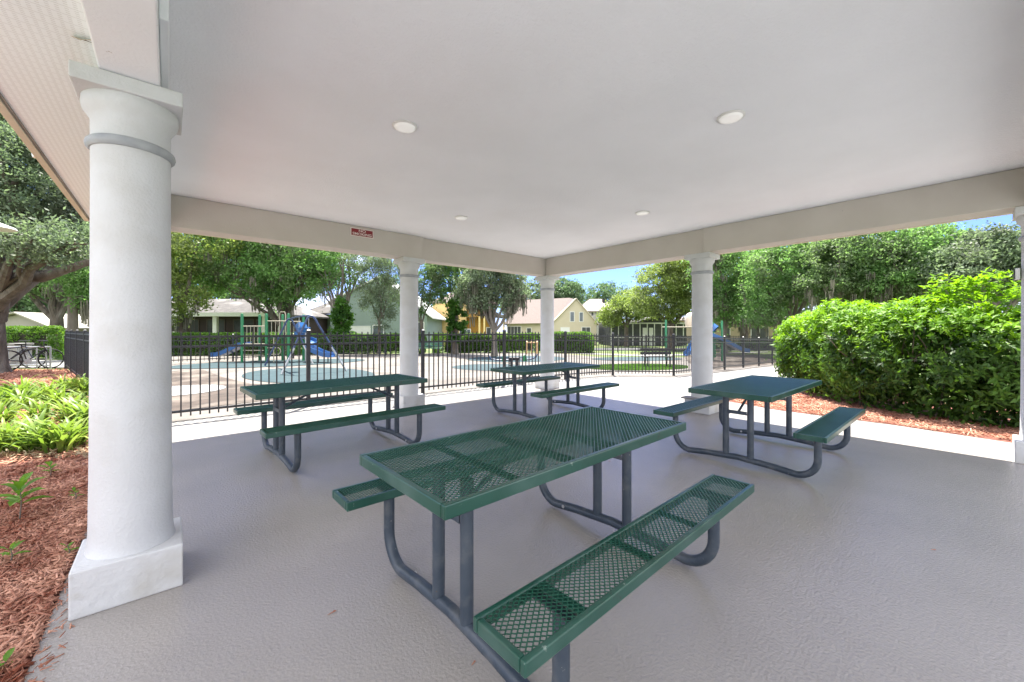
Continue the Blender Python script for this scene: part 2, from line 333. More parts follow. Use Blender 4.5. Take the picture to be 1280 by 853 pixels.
sheet('rubber_pad_back', ell(14.7, 16.4, 3.6, 2.3, .3), -.014, M['rubber'])
sheet('rubber_pad_right', ell(21.6, 13.2, 3.6, 1.8, -.1), -.012, M['rubber'])
sheet('play_structure_shade', [(17.2, 6.9), (26.5, 6.9), (33, 10.6), (28, 13.5), (20.5, 9.6)], -.020, M['bare'])  # dark sheet, the shade near the right climbing frame put into its colour
sheet('lawn_patch', ell(15.2, 9.3, 2.6, 1.3, -.2), -.014, M['grass_ground'])
sheet('concrete_apron', [(-.42, 6.99), (7.27, 6.99), (7.27, -3), (8.2, -3), (7.9, -.3), (8.0, .3), (8.1, .8), (8.05, 2.2), (8.4, 3.3), (10.2, 4.0), (14.5, 4.5), (16, 3.2), (27, 4.2), (27, 6.3), (12.7, 6.25), (10.2, 8.0), (-.42, 8.0)], -.012, M['concrete'])
sheet('sand_strip', [(-.42, 7.82), (10.15, 7.5), (12.4, 6.1), (24, 6.2), (24, 6.6), (12.8, 6.6), (10.3, 8.4), (-.42, 8.5)], -.006, M['sand'])
sheet('mulch_bed_right', [(8.2, -3), (7.9, -.3), (8.0, .3), (8.1, .8), (8.05, 2.2), (8.4, 3.3), (10.2, 4.0), (14.5, 4.8), (15.5, 3.8), (12, .5), (12, -3)], -.008, M['mulch'])
sheet('mulch_bed_left', [(-.431, .9), (-.431, 8.2), (-.9, 12.2), (-4.0, 10.5), (-5.5, 8), (-3.2, 4), (-2.2, .9)], -.006, M['mulch'])
sheet('unseen_bounce_pavement', [(-9, -14), (10, -14), (10, -3.02), (7.9, -3.02), (7.9, -1.12), (-.431, -1.12), (-.431, .88), (-2.2, .88), (-3.3, 4), (-9, 4)], -.014, M['bounce_paving'])  # unseen pavement behind the camera, added to bounce neutral light upward
sheet('mulch_bed_rack', [(-1.1, 12.4), (-2.7, 20.6), (-8.5, 25.5), (-9.5, 20), (-4.2, 15.9), (-2.4, 14.4)], -.010, M['mulch'])
sheet('sidewalk', pp((-160, 14.6), (84, 14.6), (100, 15.2), (84, 18.2), (-160, 18.2)), -.004, M['concrete'])
sheet('street', pp((560, 36), (1100, 36), (1100, 41), (560, 41)), -.03, surf('asphalt', (.09, .09, .095), (.06, .06, .065), 6, .9, .3, 60))
sheet('path_far', pp((690, 31), (800, 28), (860, 29), (960, 33), (960, 34), (860, 30.5), (800, 29.5), (700, 33)), -.02, M['concrete'])

# floor slab
f = MB(); f.box(-.43, 7.25, -1.1, 6.97, -.12, 0.0); tag(f.build('floor_slab', M['floor'], bevel=.006), kind='structure')

# ------------------------------------------------------------------ PAVILION
pav = thing('picnic_pavilion', 'open white and cream picnic pavilion roof on stucco beams over the tables', 'pavilion')
X0, X1, X2 = -.15, 3.235, 6.76; Y0, Y1, Y2 = -.5, 2.95, 6.55
m = MB(); m.box(-.25, 6.9, -.65, 6.7, 3.02, 3.08); m.build('ceiling', M['ceiling'], pav)
ZB = 2.625
def beam(x0, x1, y0, y1, mat='beam', ch=.0): m = MB(); m.box(x0, x1, y0, y1, ZB, 3.018); m.build('beam', M[mat], pav, bevel=.008)
beam(-.26, 3.42, 6.375, 6.66); beam(3.421, 6.87, 6.445, 6.66)
beam(6.60, 6.87, 2.86, 6.443); beam(6.575, 6.87, -.39, 2.859)
beam(-.26, -.035, -.39, 6.373, 'beam_light')
beam(-.26, 6.87, -.61, -.391)
# thickened chamfered block of the left beam beyond the column
m = MB(); m.box(-.034, .0, 2.28, 6.3, 2.70, 3.017); m.build('beam_facing', M['beam_light'], pav, bevel=.006)
# soffits
m = MB(); SZ = 2.725
m.box(-.745, -.262, -1.08, 7.08, SZ, SZ + .015)
m.box(6.872, 7.345, -1.08, 7.08, SZ, SZ + .015); m.box(-.2615, 6.8715, 6.662, 7.08, SZ, SZ + .015); m.box(-.2615, 6.8715, -1.08, -.612, SZ, SZ + .015)
m.build('soffit', M['soffit'], pav)
m = MB(); m.box(-.792, -.747, -1.13, 7.13, SZ - .022, SZ + .165); m.box(7.347, 7.392, -1.13, 7.13, SZ - .022, SZ + .165)
m.box(-.7465, 7.3465, 7.082, 7.13, SZ - .022, SZ + .165); m.box(-.7465, 7.3465, -1.13, -1.082, SZ - .022, SZ + .165); m.build('fascia', M['fascia'], pav, bevel=.004)
m = MB(); m.box(-.744, -.734, -1.07, 7.07, SZ - .012, SZ - .001); m.build('soffit_channel', surf('channel_grey', (.2, .19, .17), (.26, .25, .22), 5, .7), pav)  # dark grey strip along the outer edge of the left soffit
# roof: hip
m = MB(); e = (-.87, 7.47, -1.20, 7.20)
m.add([(e[0], e[2], 2.89), (e[1], e[2], 2.89), (e[1], e[3], 2.89), (e[0], e[3], 2.89), (3.3, 2.6, 4.9), (3.3, 3.4, 4.9)], [(0, 1, 4), (1, 2, 5, 4), (2, 3, 5), (3, 0, 4, 5)])
m.build('roof', M['shingle'], pav)
m = MB(); m.box(-.872, -.796, -1.2, 7.2, 2.845, 2.882); m.build('drip_edge', M['shingle'], pav)
# little broken piece of soffit
m = MB(); m.add([(-.30, 2.72, SZ - .002), (-.335, 2.735, SZ - .003), (-.345, 2.70, SZ - .016), (-.31, 2.685, SZ - .030)], [(0, 1, 2, 3)]); m.add([(-.30, 2.715, SZ - .002), (-.275, 2.71, SZ - .002), (-.27, 2.675, SZ - .012), (-.30, 2.68, SZ - .026)], [(0, 1, 2, 3)])
m.build('broken_soffit_flap', M['fascia'], pav)
m = MB(); m.add([(-.335, 2.738, SZ - .0015), (-.30, 2.722, SZ - .0015), (-.265, 2.732, SZ - .0015), (-.30, 2.73, SZ - .0015)], [(0, 1, 2, 3)]); m.build('soffit_crack', M['shingle'], pav)

def column(loc, label):
    t = thing('column', label, 'column', loc, 0, 'round white columns of the pavilion')
    m = MB(); m.box(-.206, .206, -.206, .206, 0, .224); m.build('plinth', M['plinth'], t, bevel=.007)
    m = MB(); prof = [(.178, .2245), (.170, .26), (.166, .32), (.162, .7), (.159, 1.4), (.157, 2.1), (.158, 2.44), (.170, 2.462), (.185, 2.485), (.192, 2.51), (.190, 2.545)]
    m.lathe(prof, 56); m.build('shaft', M['stucco_white'], t, smooth=True)
    m = MB(); m.box(-.206, .206, -.206, .206, 2.545, 2.6225); m.build('capital_plate', M['stucco_white'], t, bevel=.006)
    m = MB(); n = 56; k = 10; vs = []; fs = []
    for i in range(n):
        a = 2 * math.pi * i / n
        for j in range(k):
            b = 2 * math.pi * j / k; rr = .158 + .021 * math.cos(b); vs.append((rr * math.cos(a), rr * math.sin(a), 2.315 + .026 * math.sin(b)))
    for i in range(n):
        for j in range(k): fs.append((i * k + j, ((i + 1) % n) * k + j, ((i + 1) % n) * k + (j + 1) % k, i * k + (j + 1) % k))
    m.add(vs, fs); m.build('ring', M['ring'], t, smooth=True)
    return t
col0 = column((X0, Y1, 0), 'large white column at the left with grey ring, nearest the camera beside the mulch bed')
dup(col0, None, (X1, Y2, 0), 0, 'white column behind the left picnic table, in front of the black fence')
dup(col0, None, (X2, Y2, 0), 0, 'farthest white column, at the corner where the two beams meet')
c872 = dup(col0, None, (X2, Y1, 0), 0, 'white column behind the right picnic table, with loose slab on its base')
m = MB(); m.box(-.30, .30, -.30, .22, .2255, .250); m.build('loose_slab', M['concrete'], c872, bevel=.004)
dup(col0, None, (X2, Y0, 0), 0, 'white column cut off by the right edge of the picture, beside the big hedge')
dup(col0, None, (X0 - .09, Y2, 0), 0, 'white column hidden behind the large left column')

# small wall light on the right column
wl = thing('wall_light', 'small white box light fixed to the column at the right edge', 'light', (X2, Y0 + .165, 1.95))
m = MB(); m.box(-.04, .04, 0, .035, -.06, .06); m.build('housing', M['trim'], wl, bevel=.006)
m = MB(); m.box(-.044, .044, .0355, .042, -.05, .05); m.build('frame', M['iron'], wl)

# ceiling lights
clights = [((1.45, 3.01), 'round white ceiling light left of centre, nearest above the tables'), ((3.30, 1.22), 'round white ceiling light above the right side of the front table'),
           ((3.25, 4.90), 'small looking round ceiling light near the no smoking beam'), ((5.05, 3.03), 'small looking round ceiling light towards the right beam')]
cl = None
for (x, y), lb in clights:
    if cl is None:
        cl = thing('ceiling_light', lb, 'light', (x, y, 3.02), 0, 'round white ceiling lights')
        m = MB(); m.lathe([(.098, -.001), (.100, -.006), (.094, -.012), (.084, -.013)], 40, cap=False); m.build('rim', M['trim'], cl, smooth=True)
        m = MB(); m.lathe([(.0838, -.012), (.078, -.020), (.055, -.026), (.02, -.028)], 40); m.build('lens', M['lens'], cl, smooth=True)
    else: dup(cl, None, (x, y, 3.02), 0, lb)

# no smoking sign
sg = thing('no_smoking_sign', 'small red sign reading NO SMOKING on the tan beam', 'sign', (2.335, 6.372, 2.915))
m = MB(); m.box(-.182, .182, -.004, 0, -.066, .066); m.build('border', M['sign_white'], sg)
m = MB(); m.box(-.170, .170, -.0065, -.0045, -.054, .054); m.build('panel', M['sign_red'], sg)
def text(s_, size, loc, parent, mat, name, rot=(R(90), 0, 0), sx=1.0):
    cu = bpy.data.curves.new(name, 'FONT'); cu.body = s_; cu.size = size; cu.align_x = 'CENTER'; cu.align_y = 'CENTER'; cu.extrude = .0006; cu.offset = .0007
    o = bpy.data.objects.new(name, cu); C.objects.link(o); cu.materials.append(mat)
    bpy.context.view_layer.update(); dg = bpy.context.evaluated_depsgraph_get()
    me = bpy.data.meshes.new_from_object(o.evaluated_get(dg)); C.objects.unlink(o); bpy.data.objects.remove(o)
    q = bpy.data.objects.new(name, me); C.objects.link(q); q.parent = parent; q.location = loc; q.rotation_euler = rot; q.scale = (sx, 1, 1)
text('NO', .056, (0, -.0075, .026), sg, M['sign_white'], 'lettering', sx=1.3)
text('SMOKING', .056, (0, -.0075, -.026), sg, M['sign_white'], 'lettering', sx=1.22)

# ------------------------------------------------------------------ PICNIC TABLES
def expanded(w_, d_, cl_, cw, sw, th):
    """expanded metal panel lying in xy, centred, w_ along x, d_ along y; diamonds cl_ long (x) x cw wide (y)"""
    cs = []
    nx = int(w_ / cl_) + 2; ny = int(d_ / cw) + 2
    for i in range(-nx, nx + 1):
        for j in range(-ny, ny + 1):
            for o in (0, .5):
                x, y = (i + o) * cl_, (j + o) * cw
                if abs(x) < w_ / 2 and abs(y) < d_ / 2: cs.append((x, y))
    cs = np.array(cs); a, b = cl_ / 2, cw / 2
    outer = np.array([(a, 0), (0, b), (-a, 0), (0, -b)])
    k = 1 - sw / (2 * a * b / math.hypot(a, b)); inner = outer * k; tz = np.array([0, .0018, 0, -.0018])
    V = []; F = []; n = len(cs)
    for z in (0, -th):
        for ring in (outer, inner):
            zz = np.tile((z + (tz if ring is inner else 0 * tz))[None, :, None], (n, 1, 1)); V.append(np.concatenate([cs[:, None, :] + ring[None], zz], axis=2))
    V = np.stack(V, 1).reshape(n * 16, 3)     # per cell: topO4 topI4 botO4 botI4
    base = np.arange(n)[:, None] * 16
    for q in range(4):
        r_ = (q + 1) % 4
        F += [base + np.array([[q, r_, 4 + r_, 4 + q]]), base + np.array([[8 + r_, 8 + q, 12 + q, 12 + r_]]), base + np.array([[4 + q, 4 + r_, 12 + r_, 12 + q]])]
    return V, np.concatenate(F, 0)
def framed(name, t, w_, d_, z, y, hband, lip, mesh_cell, straps):
    # rolled perimeter band with an inward lip
    m = MB(); X, Y = w_ / 2, d_ / 2
    m.box(-X, X, y - Y, y - Y + lip, z - hband, z); m.box(-X, X, y + Y - lip, y + Y, z - hband, z)
    m.box(-X, -X + lip, y - Y + lip + .0005, y + Y - lip - .0005, z - hband, z - .0004); m.box(X - lip, X, y - Y + lip + .0005, y + Y - lip - .0005, z - hband, z - .0004)
    top = m.build(name, M['green'], t, bevel=.005)
    V, F = expanded(w_ - 2 * lip + .012, d_ - 2 * lip + .012, *mesh_cell)
    V[:, 1] += y; V[:, 2] += z - .004
    npmesh('mesh_panel', V, F, M['mesh'], top)
    for sx in straps: m = MB(); m.box(sx - .02, sx + .02, y - Y + lip, y + Y - lip, z - .016, z - .0085); m.build('cross_strap', M['green'], top)
    return top
def picnic_table():
    t = thing('picnic_table', 'front green mesh picnic table with slate legs, closest to the camera', 'picnic table', (1.614, 1.566, 0), R(1.2), 'green mesh picnic tables under the pavilion')
    framed('tabletop', t, 1.83, .76, .762, 0, .052, .026, (.030, .0225, .0052, .0032), (-.55, -.18, .18, .55))
    for s in (-1, 1): framed('bench', t, 1.83, .235, .474, s * .655, .046, .022, (.029, .0215, .0046, .003), (-.635, -.2, .2, .635))
    for s in (-1, 1):
        x = s * .635
        f_ = lambda u, v: (x, u, v)
        r = .03; rb = .17; zf = .036
        pts = [(x, -.655, .427), (x, -.655, zf + rb)] + arc((-.655 + rb, zf + rb), rb, 180, 265, 9, f_)
        pts += [(x, -.30, .058), (x, 0, .075), (x, .30, .058)] + arc((.655 - rb, zf + rb), rb, 275, 360, 9, f_) + [(x, .655, .427)]
        m = MB(); m.tube(pts, r, 14); m.build('leg_frame', M['tube'], t, smooth=True)
        for q in (-1, 1):
            m = MB(); m.tube([(x, q * .115, .085), (x, q * .115, .709)], .03, 14); m.build('leg', M['tube'], t, smooth=True)
            # saddle plate under bench
            m = MB(); m.box(x - .035, x + .035, q * .655 - .10, q * .655 + .10, .4272, .4335); m.build('bench_bracket', M['tube'], t)
        m = MB(); m.box(x - .022, x + .022, -.088, .088, .512, .520); m.box(x - .022, x - .018, -.088, .088, .521, .548); m.build('cross_bar', M['tube'], t)
        m = MB(); m.lathe([(.011, 0), (.011, .008), (.006, .012)], 8, (x, .0, .5205)); m.build('bolt', M['bolt'], t)
        # diagonal brace to the middle of the top
        m = MB(); m.tube([(x - s * .012, 0, .53), (x - s * .20, 0, .625), (x - s * .46, 0, .742)], .0125, 8); m.build('brace', M['tube'], t, smooth=True)
        m = MB(); m.box(x - s * .46 - .02, x - s * .46 + .02, -.34, .34, .7265, .744); m.build('brace_bar', M['green'], t)
        for yy in (-.40, .40): m = MB(); m.tube([(x - s * .029, yy, .052), (x - s * .034, yy, .052)], .012, 8); m.build('frame_bolt', M['bolt'], t)
    return t
tb = picnic_table()
dup(tb, None, (1.501, 4.753, 0), R(2.7), 'green mesh picnic table at the left, parallel to the black fence')
dup(tb, None, (4.763, 4.60, 0), R(.2), 'farthest green mesh picnic table, in front of the corner column')
dup(tb, None, (4.994, 1.545, 0), R(0), 'green mesh picnic table at the right, beside the big hedge')

# bits of litter on the floor
for i, (px, py, lab, mt, s_) in enumerate([(415, 767, 'tiny red twig lying on the floor near the left column', 'chips', .02), (735, 571, 'small dry twig on the floor behind the front table legs', 'dry', .03), (762, 577, 'small dark dry leaf on the floor behind the front table', 'chips', .014),
                                        (385, 560, 'small brown leaf on the floor in front of the left table', 'dry', .016), (1167, 688, 'dark leaf speck on the open floor at the right', 'chips', .013), (592, 830, 'tiny reddish leaf at the bottom of the floor by the frame tube', 'chips', .012)]):
    F_ = FPX * HC / (py - 413.2); p = at(px, F_, 0.002)
    m = MB(); a = i * 1.3; d = Vector((math.cos(a), math.sin(a), 0))
    m.tube([p - d * s_, p + Vector((0, 0, .003)), p + d * s_ + Vector((0, 0, .001))], [.001, .0025, .0008], 5)
    n_ = Vector((-d.y, d.x, 0)); m.add([p + Vector((0, 0, .003)), p + d * s_ * .6 + n_ * s_ * .5 + Vector((0, 0, .004)), p + d * s_ * 1.1 + Vector((0, 0, .003)), p + d * s_ * .5 - n_ * s_ * .3 + Vector((0, 0, .005))], [(0, 1, 2, 3)])
    tag(m.build('fallen_leaf', M[mt]), lab, 'leaf')

# ------------------------------------------------------------------ FENCES
def fence(name, label, pts, posts_d, h=1.33, pick=.115, indiv=True, skip=False):
    """pts: list of 2d points, a straight run each"""
    A = Vector(pts[0] + (0,)); B = Vector(pts[1] + (0,)); Ln = (B - A).length; d = (B - A) / Ln; ang = math.atan2(d.y, d.x)
    t = thing(name, label, 'fence', (A.x, A.y, 0), ang, 'black iron picket fences of the playground')
    z = lambda s: zg(A.x + d.x * s)
    n = max(1, round(Ln / posts_d)); step = Ln / n; post = None; picket = None
    for i in range(n + 1):
        s = i * step
        m = MB(); m.box(-.03, .03, -.03, .03, -.04, h + .03); m.add([(-.035, -.035, h + .03), (.035, -.035, h + .03), (.035, .035, h + .03), (-.035, .035, h + .03), (0, 0, h + .055)], [(0, 1, 4), (1, 2, 4), (2, 3, 4), (3, 0, 4), (3, 2, 1, 0)])
        if i == 0 and skip: continue
        if post is None: post = m.build('post', M['iron'], t); post.location = (s, 0, z(s))
        else: q = dup(post, t, (s, 0, z(s)))
    for i in range(n):
        s0, s1 = i * step + .035, (i + 1) * step - .035
        m = MB()
        for zr in (h - .07, h - .22, .13): m.bar((s0, 0, z(s0) + zr), (s1, 0, z(s1) + zr), .036, .034)
        pn = m.build('rail_panel', M['iron'], t)
        k = max(1, round((s1 - s0) / pick)); mm = MB()
        for j in range(1, k):
            s = s0 + (s1 - s0) * j / k
            if indiv:
                if picket is None:
                    pm = MB(); pm.box(-.0098, .0098, -.0098, .0098, .055, h - .012); pm.add([(-.0085, -.0085, h - .012), (.0085, -.0085, h - .012), (.0085, .0085, h - .012), (-.0085, .0085, h - .012), (0, 0, h + .01)], [(0, 1, 4), (1, 2, 4), (2, 3, 4), (3, 0, 4)])
                    picket = pm.build('picket', M['iron'], pn); picket.location = (s, 0, z(s))
                else: dup(picket, pn, (s, 0, z(s)))
            else: mm.box(s - .0085, s + .0085, -.0085, .0085, z(s) + .055, z(s) + h)
        if not indiv: mm.build('pickets', M['iron'], pn)
    return t
fence('iron_fence', 'long black picket fence right behind the tables, running past the columns', [(-.36, 7.83), (10.89, 7.60)], 2.25)
fence('iron_fence', 'short angled run of black picket fence left of the slab column', [(10.91, 7.58), (12.6, 6.42)], 2.2, skip=True)
fence('iron_fence', 'black picket fence at the right that runs off behind the big hedge', [(12.62, 6.41), (26.2, 6.9)], 2.25, indiv=True, pick=.13, skip=True)
fence('iron_fence', 'black picket fence seen edge on, left of the large column', [(-.42, 7.9), (-2.75, 20.9)], 2.3, indiv=False)
fence('iron_fence', 'far black picket fence along the back of the playground', [tuple(at(735, 33)[:2]), tuple(at(1010, 36)[:2])], 2.6, indiv=False, pick=.16)
fence('iron_fence', 'distant black picket fence at the back left, in front of the clipped hedge', [(-2.8, 21.1), (9.6, 22.4)], 2.6, indiv=False, pick=.14, h=1.15)

# ------------------------------------------------------------------ VEGETATION
def leafquads(cen, size, flat=0.0, asp=.5, up=None, r=rng):
    n = len(cen); u = r.normal(size=(n, 3)); u /= np.linalg.norm(u, axis=1)[:, None]
    w_ = r.normal(size=(n, 3)); w_[:, 2] += flat; nrm = w_ / np.linalg.norm(w_, axis=1)[:, None]
    u = u - nrm * (u * nrm).sum(1)[:, None]; u /= np.linalg.norm(u, axis=1)[:, None]; v = np.cross(nrm, u)
    s = size * r.uniform(.6, 1.35, (n, 1))
    V = np.stack([cen - u * s, cen + v * s * asp - nrm * s * .12, cen + u * s, cen - v * s * asp - nrm * s * .12], 1).reshape(-1, 3)
    return V, np.arange(n * 4).reshape(n, 4)
def crown_points(lobes, clumps, per, crad, r=rng, hollow=.55):
    out_ = []
    vol = np.array([l[3] * l[4] * l[5] for l in lobes]) ** .67; vol = vol / vol.sum()
    for l, k in zip(lobes, vol):
        n = max(6, int(clumps * k)); d = r.normal(size=(n, 3)); d /= np.linalg.norm(d, axis=1)[:, None]
        rad = hollow + (1.06 - hollow) * r.random((n, 1)) ** .7
        c = np.array(l[:3]) + d * rad * np.array(l[3:6])
        cr = crad * r.uniform(.5, 1.3, (n, 1, 1))
        p = c[:, None, :] + r.normal(size=(n, per, 3)) * cr * np.array([.55, .55, .38])
        out_.append(p.reshape(-1, 3))
    return np.concatenate(out_)
def limb(m, a, b, r0, r1, sag=.15, k=6, n=8, rr=random):
    a = Vector(a); b = Vector(b); Lh = (b - a).length; off = Vector((rr.uniform(-1, 1), rr.uniform(-1, 1), rr.uniform(-.3, 1))) * sag * Lh
    pts = []; rs = []
    for i in range(k + 1):
        t = i / k; pts.append(a.lerp(b, t) + off * math.sin(math.pi * t) * .6 + Vector((rr.uniform(-1, 1), rr.uniform(-1, 1), rr.uniform(-1, 1))) * .02 * Lh * (0 < i < k)); rs.append(r0 + (r1 - r0) * t)
    m.tube(pts, rs, n); return pts
def tree(name, label, loc, lobes, mat, trunk_h, trunk_r, clumps=260, per=60, crad=.5, leaf=.1, bark='bark', moss=0, lean=(0, 0), group='trees around the playground', forks=None, seed=1, asp=.5, cat='tree', twigs=3, tn=10, hollow=.55, rz=0):
    t = thing(name, label, cat, loc, rz, group); r = np.random.default_rng(seed); rr = random.Random(seed)
    if trunk_h > 0:
        m = MB(); top = Vector((lean[0], lean[1], trunk_h))
        pts = [Vector((0, 0, -.15)), Vector((0, 0, .25)), Vector((lean[0] * .3, lean[1] * .3, trunk_h * .45)), top]
        m.tube(pts, [trunk_r * 1.6, trunk_r * 1.15, trunk_r, trunk_r * .85], tn)
        for l in lobes:
            b = Vector(l[:3]); q = limb(m, top - Vector((0, 0, trunk_h * .08)), b, trunk_r * .55, trunk_r * .18, k=6, rr=rr)
            for _ in range(twigs):
                e_ = b + Vector((rr.uniform(-1, 1) * l[3], rr.uniform(-1, 1) * l[4], rr.uniform(-.7, .9) * l[5])) * .85
                s_ = q[rr.randint(2, 5)]; limb(m, s_, e_, trunk_r * .22, trunk_r * .05, k=5, n=6, rr=rr)
        m.build('trunk', M[bark], t, smooth=True)
    P = crown_points(lobes, clumps, per, crad, r, hollow); V, F = leafquads(P, leaf, .3, asp, r=r)
    npmesh('crown', V, F, mat, t)
    if moss:
        Vs = []; n = moss
        for _ in range(n):
            l = lobes[rr.randrange(len(lobes))]; a = rr.uniform(0, 6.28); q = rr.uniform(.3, 1)
            c = np.array([l[0] + math.cos(a) * l[3] * q, l[1] + math.sin(a) * l[4] * q, l[2] - l[5] * rr.uniform(.1, .8)]); h = rr.uniform(.35, 1.1)
            for _ in range(14):
                o_ = np.array([rr.gauss(0, .09), rr.gauss(0, .09), rr.uniform(-.1, .1)]); w_ = rr.uniform(.012, .03); a2 = rr.uniform(0, 3.14); dx = np.array([math.cos(a2), math.sin(a2), 0]) * w_; hh = h * rr.uniform(.5, 1.1)
                p0 = c + o_; Vs += [p0 - dx, p0 + dx, p0 + dx * .3 - [rr.gauss(0, .04), rr.gauss(0, .04), hh], p0 - dx * .3 - [0, 0, hh * 1.05]]
        V = np.array(Vs); npmesh('hanging_moss', V, np.arange(len(V)).reshape(-1, 4), M['moss'], t)['kind'] = 'stuff'
    return t
# local frame for trees: rz = YAW-90deg so x = camera right, y = away
CR = YAW - R(90)
def lob(F, *ls):   # (px, py, dF, rpx, rpy, rdepth) -> local lobes about a base at (pxb)
    pass
def tree_px(name, label, pxb, F, lobes, mat, **k):
    """lobes given as (px, py, depth offset, rx m, ry m, rz m): world-size ellipsoids"""
    base = at(pxb, F); ls = []
    for px, py, dF, rx, ry, rz_ in lobes:
        FF = F + dF; ls.append(((px - 640) / FPX * FF - (pxb - 640) / FPX * F, dF, zpx(py, FF) - base.z, rx, ry, rz_))
    return tree(name, label, base, ls, mat, rz=CR, **k)

# big oak at the left edge
tree_px('oak_tree', 'big oak at the left edge, its trunk cut off by the picture edge', -12, 12.6,
        [(35, 300, -1.6, 1.2, .8, .55), (85, 300, -1.5, 1.0, .8, .6), (-10, 290, -1.6, 1.0, .8, .5), (20, 220, -.5, 1.9, 1.7, 1.5), (75, 250, .8, 1.6, 1.6, 1.5), (60, 170, 1, 2.2, 2, 1.8), (-40, 190, 0, 2.6, 2.2, 1.9), (10, 280, .5, 1.5, 1.3, .9), (95, 300, 1.5, 1.1, 1.2, .8), (130, 200, 2, 2, 1.8, 1.8), (20, 110, 1.0, 2.4, 2, 1.8), (-120, 200, 1, 2.4, 2, 2)],
        M['oak_grey'], trunk_h=2.0, trunk_r=.33, clumps=1500, per=85, crad=.42, leaf=.055, seed=3, moss=0, asp=.42, tn=16)
# its long bowed limb
ok = thing('oak_branch', 'thick oak branch arching right from the trunk at the left edge', 'branch', at(-12, 12.6), CR, 'trees around the playground')
bpy.data.objects.remove(ok)
oak_root = [o for o in C.objects if o.name.startswith('oak_tree') and o.type == 'EMPTY'][0]
m = MB(); pl = []
b0 = at(-12, 12.6)
for px, py, dF in [(-9, 400, 0), (0, 366, -.05), (22, 345, -.1), (52, 347, 0), (80, 338, .1), (107, 329, .3), (140, 318, .6)]:
    FF = 12.6 + dF; pl.append(((px - 640) / FPX * FF - (-12 - 640) / FPX * 12.6, dF, zpx(py, FF) - b0.z))
m.tube(pl, [.30, .24, .19, .16, .13, .11, .07], 12); m.build('limb', M['bark'], oak_root, smooth=True)
m = MB(); pl = [((px + 12) / FPX * 12.6, 0, zpx(py, 12.6)) for px, py in [(0, 366), (2, 340), (12, 315), (10, 280)]]
m.tube(pl, [.2, .2, .16, .1], 12); m.build('limb', M['bark'], oak_root, smooth=True)
# tree with forked trunk behind the left hedge
tree_px('oak_tree', 'forked grey oak standing behind the clipped hedge at the far left', 71, 24,
        [(40, 350, 0, 1.6, 1.8, 1.0), (75, 335, 0, 1.8, 2, 1.3), (100, 350, .5, 1.5, 1.5, 1.1), (60, 300, 0, 3, 2.5, 1.6), (20, 330, 1, 2, 2, 1.3)], M['oak'], trunk_h=2.1, trunk_r=.34, clumps=420, per=50, crad=.6, leaf=.10, seed=5, twigs=3)
tree_px('oak_tree', 'straight trunked tree just left of the large white column', 91, 18.5,
        [(95, 345, 0, .9, 1, .9), (105, 370, 0, .6, .7, .8), (90, 300, 0, 1.6, 1.5, 1.2)], M['spring'], trunk_h=3.1, trunk_r=.19, clumps=160, per=60, crad=.4, leaf=.07, seed=6, moss=20, bark='bark_pale')
# background tree mass left
tree_px('oak_tree', 'hazy rounded tree far behind the white roofed house on the left', 20, 48, [(20, 375, 0, 6, 4, 2.8), (60, 360, 2, 6, 4, 3.2), (-40, 365, 0, 6, 4, 3.4), (110, 365, 0, 6, 4, 3.5)], M['far_leaf'], trunk_h=2, trunk_r=.3, clumps=420, per=40, crad=1.1, leaf=.26, seed=8)
# oaks behind the left playground
tree_px('oak_tree', 'leafy oak with hanging yellowish foliage right of the large column', 228, 25,
        [(205, 330, 0, 2.2, 2, 1.5), (232, 365, -.5, 1.2, 1.1, 1.5), (215, 390, -.5, .8, .8, .8), (250, 300, 0, 2.4, 2, 1.6), (195, 285, 0, 2.5, 2, 1.6), (165, 330, 0, 2.2, 2, 1.8)], M['yellowgreen'], trunk_h=2.6, trunk_r=.22, clumps=420, per=60, crad=.5, leaf=.085, seed=11, moss=25)
tree_px('oak_tree', 'broad bright green oak with mossy limbs over the playground slides', 353, 27,
        [(285, 330, 0, 2.6, 2.3, 1.7), (330, 345, -.5, 2.2, 2, 1.3), (375, 345, 0, 2.2, 2, 1.3), (310, 290, 0, 3.2, 2.6, 1.6), (370, 300, 0, 3, 2.5, 1.7), (400, 330, .5, 1.6, 1.8, 1.4), (260, 350, .5, 1.6, 1.8, 1.1), (345, 372, 0, 1.3, 1.4, .7)], M['spring'], trunk_h=1.7, trunk_r=.24, clumps=760, per=60, crad=.55, leaf=.095, seed=12, moss=70, twigs=4)
tree_px('oak_tree', 'darker oak behind the brown bungalow roof at the left', 300, 44, [(230, 320, 0, 5, 4, 3), (300, 330, 0, 5, 4, 3.4), (365, 335, 0, 5, 4, 3.4), (280, 370, 2, 5, 3, 1.8)], M['far_leaf'], trunk_h=3, trunk_r=.4, clumps=520, per=45, crad=1.0, leaf=.2, seed=13)
tree_px('slender_tree', 'slender open tree with bare forked branches in front of the grey green house', 424, 26,
        [(412, 330, 0, 1.1, 1.2, 1.0), (435, 322, 0, 1.1, 1.2, 1.2), (425, 352, 0, .9, 1, .6), (445, 345, 0, .8, .8, .7), (405, 355, 0, .6, .8, .6), (430, 290, 0, 1.8, 1.5, 1)], M['spring'], trunk_h=2.2, trunk_r=.2, clumps=170, per=34, crad=.38, leaf=.08, seed=14, bark='bark_pale', twigs=5, hollow=.2)
tree_px('willowy_tree', 'grey green drooping tree just left of the middle back column', 474, 24,
        [(470, 345, 0, 1.2, 1.1, 1.6), (485, 370, 0, .8, .8, 1.4), (458, 370, 0, .55, .7, 1.0), (490, 325, 0, 1.3, 1.2, 1.1), (455, 325, 0, 1.1, 1.1, 1.0), (480, 395, 0, .5, .5, .8)], M['oak_grey'], trunk_h=1.9, trunk_r=.09, clumps=360, per=60, crad=.33, leaf=.065, seed=15, asp=.28, twigs=4)
